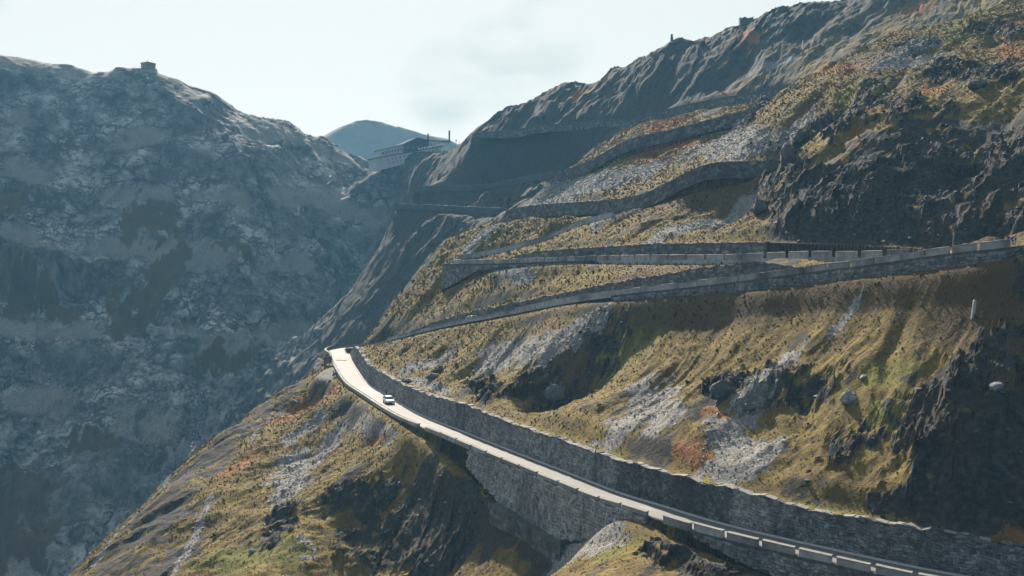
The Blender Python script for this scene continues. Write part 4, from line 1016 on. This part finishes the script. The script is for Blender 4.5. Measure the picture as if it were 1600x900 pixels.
# parked motorcycle in the lay-by
def motorcycle(loc, rz):
    root = tag(empty('motorcycle', loc, rz), 'dark motorcycle parked in the lay-by beside the hairpin', 'motorcycle', kind='thing')
    for y in (-.72, .72):
        w = MB()
        for k in range(16):
            a, b = 2 * math.pi * k / 16, 2 * math.pi * (k + 1) / 16
            w.tube((0, y + .27 * math.cos(a), .32 + .27 * math.sin(a)), (0, y + .27 * math.cos(b), .32 + .27 * math.sin(b)), .065, n=6, caps=False)
        wh = w.build('wheel', M_RUBBER, root)
        r = MB(); r.tube((-.03, y, .32), (.03, y, .32), .22, n=12); r.build('rim', M_STEEL, wh)
    b = MB(); b.loft([[(-.10, y, z0), (.10, y, z0), (.17, y, zm), (.09, y, z1), (-.09, y, z1), (-.17, y, zm)] for y, z0, zm, z1 in ((-.35, .5, .65, .78), (-.05, .32, .55, .80), (.22, .30, .72, 1.0), (.45, .5, .82, .95))]); b.build('tank', M_DARKMETAL, root, True)
    b = MB(); b.loft([[(-.12, y, z), (.12, y, z), (.14, y, z + .08), (-.14, y, z + .08)] for y, z in ((-.85, .86), (-.5, .80), (-.05, .80))]); b.build('saddle', M_RUBBER, root)
    b = MB(); b.box((0, .05, .42), (.34, .5, .34)); b.build('engine', M_STEEL, root, bevel=.04)
    for sx in (-1, 1):
        b = MB(); b.tube((sx * .1, .72, .32), (sx * .1, .48, 1.0), .03); b.build('fork', M_STEEL, root)
        b = MB(); b.box((sx * .33, -.62, .62), (.18, .5, .36)); b.build('pannier', M_DARKMETAL, root, bevel=.04)
    b = MB(); b.tube((-.38, .36, 1.08), (0, .46, 1.04), .02); b.tube((.38, .36, 1.08), (0, .46, 1.04), .02); b.build('handlebar', M_DARKMETAL, root)
    b = MB(); b.loft([[(-.2, .62, .95), (.2, .62, .95), (.2, .60, .98), (-.2, .60, .98)], [(-.14, .42, 1.42), (.14, .42, 1.42), (.14, .40, 1.43), (-.14, .40, 1.43)]]); b.build('windscreen', M_GLASS, root)
    b = MB(); b.tube((0, .60, .88), (0, .70, .86), .10, .08, n=10); b.build('headlight', M_LAMP, root)
    b = MB(); b.tube((.16, -.1, .3), (.30, -.05, .0), .02); b.build('side_stand', M_STEEL, root)
    root.rotation_euler = (0, math.radians(7), rz)
g = ground(524, 588)
motorcycle(g + np.array((0, 0, .0)), 2.6)

# viewing platform with board between posts outside the hairpin
def info_shelter(loc, rz):
    root = tag(empty('notice_board', loc, rz), 'roofed wooden notice board between dark posts outside the hairpin', 'notice board', kind='thing')
    for sx in (-1, 1):
        b = MB(); b.box((sx * .75, 0, 1.0), (.18, .18, 2.6)); b.build('post', M_WOODD, root)
    b = MB(); b.box((0, 0, 1.3), (1.3, .08, 1.1)); bo = b.build('board', M_COPING, root)
    b = MB()
    b.box((0, 0, 1.88), (1.4, .12, .08)); b.box((0, 0, .73), (1.4, .12, .08)); b.build('frame', M_WOODD, bo)
    b = MB(); b.loft([[(-1.0, -.5, 2.25), (1.0, -.5, 2.25), (1.0, 0, 2.55), (-1.0, 0, 2.55)], [(-1.0, -.5, 2.30), (1.0, -.5, 2.30), (1.0, 0, 2.62), (-1.0, 0, 2.62)]]); b.loft([[(-1.0, 0, 2.55), (1.0, 0, 2.55), (1.0, .5, 2.25), (-1.0, .5, 2.25)], [(-1.0, 0, 2.62), (1.0, 0, 2.62), (1.0, .5, 2.30), (-1.0, .5, 2.30)]]); b.build('roof', M_WOODD, root)
g = ground(511, 571)
info_shelter(g + np.array((0, 0, -.2)), .5)

# chevron sign at the right end of the upper road
def chevron_sign(loc, rz):
    root = tag(empty('chevron_sign', loc, rz), 'black and white chevron bend sign at the right end of the upper road', 'road sign', kind='thing')
    b = MB(); b.box((0, 0, 1.05), (1.3, .04, .62)); b.build('panel', M_SIGNB, root)
    for k in (-1, 1):
        b = MB(); x = k * .30
        b.add([(x + .02 + .12, -.028, 1.31), (x + .22 + .05, -.028, 1.31), (x - .02, -.028, 1.05), (x + .27, -.028, .79), (x + .14, -.028, .79), (x - .20, -.028, 1.05),
               (x + .14, -.022, 1.31), (x + .27, -.022, 1.31), (x - .02, -.022, 1.05), (x + .27, -.022, .79), (x + .14, -.022, .79), (x - .20, -.022, 1.05)],
              [(0, 5, 2, 1), (5, 4, 3, 2), (6, 7, 8, 11), (11, 8, 9, 10), (0, 1, 7, 6), (1, 2, 8, 7), (2, 3, 9, 8), (3, 4, 10, 9), (4, 5, 11, 10), (5, 0, 6, 11)]); b.build('chevron', M_SIGNW, root)
    for sx in (-1, 1):
        b = MB(); b.tube((sx * .45, .06, -.6), (sx * .45, .06, 1.3), .035); b.build('post', M_STEEL, root)
q = UPPER.off(s_of(UPPER, 1581, UPPER.hw * .8), UPPER.hw * .8, 0)
chevron_sign(q + np.array((0, 0, .35)), .25)

# pale marker slab standing in the grass at right
g = ground(1520, 494)
b = MB(); b.loft([[(-.20, -.12, -.4), (.20, -.12, -.4), (.20, .12, -.4), (-.20, .12, -.4)], [(-.19, -.11, 1.9), (.19, -.11, 1.9), (.19, .11, 1.9), (-.19, .11, 1.9)], [(-.10, -.08, 2.02), (.16, -.08, 1.98), (.16, .08, 1.98), (-.10, .08, 2.02)]])
o = b.build('marker_post', mat_simple('pale_marker_stone', [(.3, (.45, .43, .40)), (.7, (.62, .60, .57))], 3, .8, .3, (5, .04)), bevel=.02)
o.location = g; o.rotation_euler = (0, math.radians(8), .2)
tag(o, 'pale upright stone marker post leaning in the grass at far right', 'marker post', kind='thing')

# boulders that can be told apart
def boulder(px, py, size, label, mat, seed, squash=(1, 1, .8), rz=0.0, sink=.25, name='boulder'):
    rng = np.random.default_rng(seed)
    bm = bmesh.new(); bmesh.ops.create_icosphere(bm, subdivisions=3, radius=1.0)
    off = rng.uniform(0, 50, 2)
    pl = [(Vector(rng.normal(0, 1, 3)).normalized(), rng.uniform(.55, .85)) for _ in range(11)]
    for v in bm.verts:
        c = v.co.copy()
        for nrm, d in pl:
            e = c.dot(nrm) - d
            if e > 0: c -= nrm * e * .92
        nz = float(perlin(np.array([c.x * 2.2 + off[0]]), np.array([c.y * 2.2 + c.z * 1.7 + off[1]]), seed)[0])
        c *= 1 + .16 * nz
        v.co = Vector((c.x * squash[0], c.y * squash[1], c.z * squash[2])) * size
    me = bpy.data.meshes.new(name); bm.to_mesh(me); bm.free(); me.materials.append(mat)
    o = bpy.data.objects.new(name, me); COL.objects.link(o)
    g = ground(px, py); o.location = (g[0], g[1], g[2] + size * squash[2] * (.5 - sink)); o.rotation_euler = (0, 0, rz)
    return tag(o, label, 'boulder', kind='thing')
M_PALEB = mat_simple('pale_boulder_rock', [(.3, (.12, .12, .12)), (.5, (.27, .267, .26)), (.75, (.42, .41, .39))], 1.6, .85, .25, (3, .15))
M_DARKB = mat_simple('dark_boulder_rock', [(.25, (.05, .05, .055)), (.5, (.115, .112, .112)), (.8, (.22, .215, .21))], 1.4, .88, .25, (2.5, .2))
for row in [(1325, 626, 1.15, 'largest pale rounded boulder in the dark slope at right', M_PALEB, 1, (1.1, .9, .85)),
            (1302, 710, .85, 'sharp pale slab leaning in the dark slope below the big pale boulder', M_PALEB, 2, (.7, .5, 1.3)),
            (1557, 607, .8, 'pale boulder high on the dark slope near the right edge', M_PALEB, 3, (1.2, .8, .8)),
            (675, 590, 1.2, 'dark angular boulder in ochre grass right of the hairpin wall', M_DARKB, 4, (1.2, .9, .8)),
            (635, 598, 1.0, 'dark boulder close to the crest of the hairpin wall', M_DARKB, 5, (1.3, .9, .7)),
            (1349, 590, .5, 'small pale stone on green grass near the middle of the right slope', M_PALEB, 6, (1, 1, .8)),
            (444, 768, .8, 'pale topped boulder on the edge of the dark hollow at lower left', M_PALEB, 7, (1.3, .9, .7)),
            (459, 629, .9, 'grey boulder amid rust red shrubs on the spur', M_DARKB, 8, (1.1, .9, .8)),
            (1231, 250, 2.2, 'tall dark crag block beside the fifth road', M_DARKB, 9, (.8, .8, 1.3)),
            (1205, 262, 1.6, 'lower dark crag block at the end of the fifth road', M_DARKB, 10, (1, .8, 1.1)),
            (1190, 330, 1.8, 'dark rock knob at the foot of the crags', M_DARKB, 11, (1, .9, 1.1)),
            (1530, 135, 1.7, 'grey rock block on the upper right shoulder', M_DARKB, 12, (1.3, .9, .8)),
            (1250, 215, 1.4, 'lit grey crag tooth above the fifth road', M_DARKB, 13, (.9, .8, 1.2)),
            (541, 548, .0, None, M_DARKB, 0, (1, 1, 1)),
            (1128, 612, 1.6, 'blunt dark outcrop block in the middle of the grassy slope', M_DARKB, 14, (1.1, .9, .9)),
            (870, 618, 2.0, 'large dark outcrop block above the lower wall', M_DARKB, 15, (1.2, .9, .8)),
            (395, 862, .7, 'small pale stone on the olive grass at lower left', M_PALEB, 16, (1.2, .9, .7)),
            (1170, 640, .9, 'dark stone at the head of the pale scree chute', M_DARKB, 17, (1.2, .9, .8))]:
    px, py, size, lab, mt, sd, sq = row
    if lab: boulder(px, py, size, lab, mt, sd, sq)

# ------------------------------------------------------------------ buildings at the pass
def pass_hotel():
    a = at(588, 262, 700); bq = at(716, 232, 730)
    d = (bq - a); L = float(np.hypot(d[0], d[1])); rz = math.atan2(d[1], d[0])
    slope = d[2] / L
    root = tag(empty('hotel', a, rz), 'long pale hotel with terraces and a dark gabled hall on the pass', 'hotel', kind='thing')
    k = L / 62.0
    def wedge(name, x0, x1, y0, y1, h0, h1, mat, base0=0.0, base1=None, parent=root, sl=slope):
        m = MB(); zb = lambda x: sl * x
        b1 = base0 if base1 is None else base1
        m.loft([[(x0, y0, zb(x0) + base0), (x0, y1, zb(x0) + base0), (x0, y1, zb(x0) + h0), (x0, y0, zb(x0) + h0)], [(x1, y0, zb(x1) + b1), (x1, y1, zb(x1) + b1), (x1, y1, zb(x1) + h1), (x1, y0, zb(x1) + h1)]])
        return m.build(name, mat, parent)
    low = wedge('lower_storey', 0, 46, 0, 12, 6.0, 3.8, M_PLASTER, -2.2, -1.5)
    upp = wedge('upper_storey', 4.5, 20.5, 3, 13, 10.6, 10.4, M_PLASTER, 5.4)
    wedge('terrace_slab', -.8, 47, -1.0, 13, 6.45, 4.25, M_DARKROOF, 6.0, 3.8)
    wedge('flat_roof', 4, 21, 2.5, 13.5, 11.0, 10.8, M_DARKROOF, 10.6)
    m = MB(); z = slope * 28
    x0, x1 = 20.2, 38.0
    prof = [(x0, slope * x0 + 4), (x1, slope * x1 + 3.4), (x1, slope * x1 + 10.2), ((x0 + x1) / 2 + .5, slope * 28 + 14.0), (x0 + 1.2, slope * x0 + 12.2), (x0, slope * x0 + 11.2)]
    m.loft([[(x, 1.5, zz) for x, zz in prof], [(x, 15, zz) for x, zz in prof]]); hall = m.build('gabled_hall', M_DARKROOF, root)
    for i in range(4):
        b = MB(); b.box((23 + i * 3.7, 1.42, slope * 28 + 7.2), (1.4, .12, 2.2)); b.build('window', M_WINDOW, hall)
    for row, (zz, n, xa, xb) in enumerate(((3.6, 13, 8, 43), (1.4, 5, 9, 20))):
        for i in range(n):
            x = xa + (xb - xa) * i / (n - 1); b = MB(); b.box((x, -.02, slope * x + zz - .045 * x * .6), (.8, .18, .95)); b.build('window', M_WINDOW, low)
    for i in range(7):
        x = 6.2 + i * 2.1; b = MB(); b.box((x, 2.96, slope * x + 8.3), (1.0, .16, 1.3)); b.build('window', M_WINDOW, upp)
    wing = wedge('wing', 38.5, 54, 4, 13, 9.6, 5.6, M_PLASTER, 3.0)
    wedge('wing_roof', 38.2, 55, 3.5, 13.5, 10.2, 6.1, M_DARKROOF, 9.6, 5.6)
    for i in range(4):
        x = 41 + i * 2.8; b = MB(); b.box((x, 3.95, slope * x + 6.2 - .2 * i), (1.2, .14, 1.4)); b.build('window', M_WINDOW, wing)
    for i in range(9):                                             # balustrade in front of the hall, white panels between posts
        x = 30 + i * 2.1; b = MB(); b.box((x, -.6, slope * x + 5.4), (1.6, .18, 1.3)); b.build('balustrade_panel', M_SIGNW, root)
    for x, h in ((40.6, 10.5), (56.5, 9.5)):
        b = MB(); b.box((x, 8, slope * x + h / 2 + 4.5), (.75, .75, h - 1)); b.build('chimney', M_DARKROOF, root)
pass_hotel()
for px, py, y, h, lab in ((711, 215, 640, 5.5, 'thin signal mast on the skyline right of the hotel, tallest and leftmost'), (719, 214, 642, 2.2, 'short post on the skyline right of the signal mast'), (701, 217, 652, 4.2, 'pale flagpole standing right behind the hotel')):
    p = skyline(px) if px > 705 else at(px, py, y); b = MB(); b.tube((0, 0, -2), (0, 0, h), .10, .06, n=7); o = b.build('mast', M_STEEL if h > 8 else M_DARKMETAL); o.location = p
    if h < 8 and h > 4: c = MB(); c.box((.2, 0, h - 1.2), (.7, .3, .9)); c.build('signal_box', M_DARKMETAL, o)
    tag(o, lab, 'mast', kind='thing')

def summit_hut():
    g = skyline(231)
    root = tag(empty('summit_hut', g), 'round stone hut with low conical roof on the left summit', 'hut', kind='thing')
    n = 10; ring = lambda r, z, w=1.0: [(r * math.cos(2 * math.pi * k / n), r * w * math.sin(2 * math.pi * k / n), z) for k in range(n)]
    b = MB(); b.loft([ring(4.6, -2), ring(4.7, 3.6)]); wl_ = b.build('wall', M_PARAPET, root)
    b = MB(); b.loft([ring(5.1, 3.5), ring(5.1, 3.9), ring(2.2, 4.8)]); rf = b.build('roof', M_DARKROOF, root)
    b = MB(); b.loft([ring(2.2, 4.7), ring(1.9, 5.1), ring(.15, 6.3)]); b.build('skylight', M_SIGNW, rf)
    for k in range(n):
        t = 2 * math.pi * (k + .5) / n; b = MB(); b.box((4.52 * math.cos(t), 4.52 * math.sin(t), 1.9), (.16, 1.0, 1.1), rz=t); b.build('window', M_WINDOW, wl_)
    b = MB(); b.box((-1, -4.0, -.9), (15, 5, 1.0)); te = b.build('terrace', M_REDTERR, root)
    b = MB(); b.box((-1, -4.2, -2.6), (15.6, 5.5, 2.6), taper=.97); b.build('terrace_wall', M_PARAPET, root)
    b = MB()
    for x in np.linspace(-8, 6, 9): b.tube((x, -6.4, -.5), (x, -6.4, .6), .05, n=5)
    b.tube((-8.3, -6.4, .6), (6.3, -6.4, .6), .05, n=5); b.build('railing', M_STEEL, te)
summit_hut()
def ruin():
    g = skyline(1165)
    root = tag(empty('ruined_hut', g), 'ruined dark stone hut with jagged walls on the right skyline', 'ruin', kind='thing')
    root.scale = (.68, .68, .62)
    rng = np.random.default_rng(3)
    for (cx, cy, sx, sy) in ((0, -2.4, 9, .8), (0, 2.4, 9, .8), (-4.3, 0, .8, 5), (4.3, 0, .8, 5)):
        b = MB(); n = 8; V = []
        for k in range(n):
            t = k / (n - 1) - .5; top = 3.2 + rng.uniform(-.9, .9)
            if sx > sy: q = [(cx + t * sx, cy - .4, -3), (cx + t * sx, cy + .4, -3), (cx + t * sx, cy + .4, top), (cx + t * sx, cy - .4, top)]
            else: q = [(cx - .4, cy + t * sy, -3), (cx + .4, cy + t * sy, -3), (cx + .4, cy + t * sy, top), (cx - .4, cy + t * sy, top)]
            V.append(q)
        b.loft(V); b.build('wall', M_DARKB, root)
ruin()
def cairn():
    g = skyline(1051)
    root = tag(empty('cairn', g), 'square stacked stone cairn standing alone on the right skyline', 'cairn', kind='thing')
    rng = np.random.default_rng(8); z = -.6
    for k in range(6):
        h = .55 + rng.uniform(0, .2); b = MB(); b.box((rng.uniform(-.08, .08), rng.uniform(-.08, .08), z + h / 2), (1.5 - k * .1 + rng.uniform(-.1, .1), 1.4 - k * .1, h), rz=rng.uniform(-.2, .2), taper=.95); b.build('stone', M_DARKB, root, bevel=.05); z += h - .02
cairn()
# far peak beyond the pass
def peak():
    prof = [(380, 330), (440, 268), (500, 213), (530, 196), (555, 186), (575, 184), (598, 188), (622, 194), (648, 202), (670, 208), (695, 214), (725, 226), (770, 250), (830, 290)]
    Y0 = 1500.0; n = 150; m = 60
    px = np.linspace(380, 830, n); top = np.interp(px, [a for a, _ in prof], [b for _, b in prof])
    X = np.repeat(((px - 800) / F * Y0)[None], m, 0); t = np.linspace(0, 1, m)[:, None]
    ridge = (450 - top) / F * Y0
    Y = Y0 - 270 * (1 - np.abs(1 - 2 * t)) ** 0 * (1 - t * 2).clip(-.5, 1) + X * 0
    H = np.where(t < .5, t / .5, 1 - (t - .5) / .5 * .6)
    Z = -60 + (ridge[None] + 60) * H ** .92
    Z = Z + (fbm(X / 60, Y / 60, 5, 120, gain=.55) * 9 + (ridged(X / 90, Y / 160, 4, 130) - .6) * 9 + facets(X / 45, Y / 60, 17) * 12) * np.minimum(1, 4 * np.abs(.5 - t) + .12)
    ids_ = np.arange(n * m).reshape(m, n); q = np.stack([ids_[:-1, :-1], ids_[:-1, 1:], ids_[1:, 1:], ids_[1:, :-1]], -1).reshape(-1, 4)
    mt = mat_simple('far_peak_rock', [(.3, (.12, .12, .11)), (.7, (.22, .21, .19))], .02, .95, .1)
    tag(mesh_from('mountain', np.stack([X, Y, Z], -1).reshape(-1, 3), q, mt, smooth=True), 'distant pale blue peak beyond the pass', 'mountain', kind='structure')
peak()

# ------------------------------------------------------------------ haze: one box of pale air round camera and scene
def haze():
    x0, x1, y0, y1, z0, z1 = -720, 760, -30, 1780, float(GZ.min()) - 120, max(262.0, float(GZ.max()) + 12)
    V = [(x, y, z) for z in (z0, z1) for y in (y0, y1) for x in (x0, x1)]
    Fc = [(0, 2, 3, 1), (4, 5, 7, 6), (0, 1, 5, 4), (2, 6, 7, 3), (0, 4, 6, 2), (1, 3, 7, 5)]
    m = bpy.data.materials.new('haze'); m.use_nodes = True; nt = m.node_tree; nt.nodes.clear()
    o = nt.nodes.new('ShaderNodeOutputMaterial'); v = nt.nodes.new('ShaderNodeVolumePrincipled')
    v.inputs['Color'].default_value = HAZE_COLOR; v.inputs['Absorption Color'].default_value = (1, 1, 1, 1); v.inputs['Density'].default_value = HAZE_DENSITY; v.inputs['Anisotropy'].default_value = HAZE_ANISO
    nt.links.new(v.outputs[0], o.inputs['Volume'])
    tag(mesh_from('haze', V, Fc, m), 'thin blue haze filling the valley air', 'haze', kind='stuff')
HAZE_COLOR = (0.24, 0.63, 1.0, 1); HAZE_DENSITY = 0.00016; HAZE_ANISO = 0.1
haze()
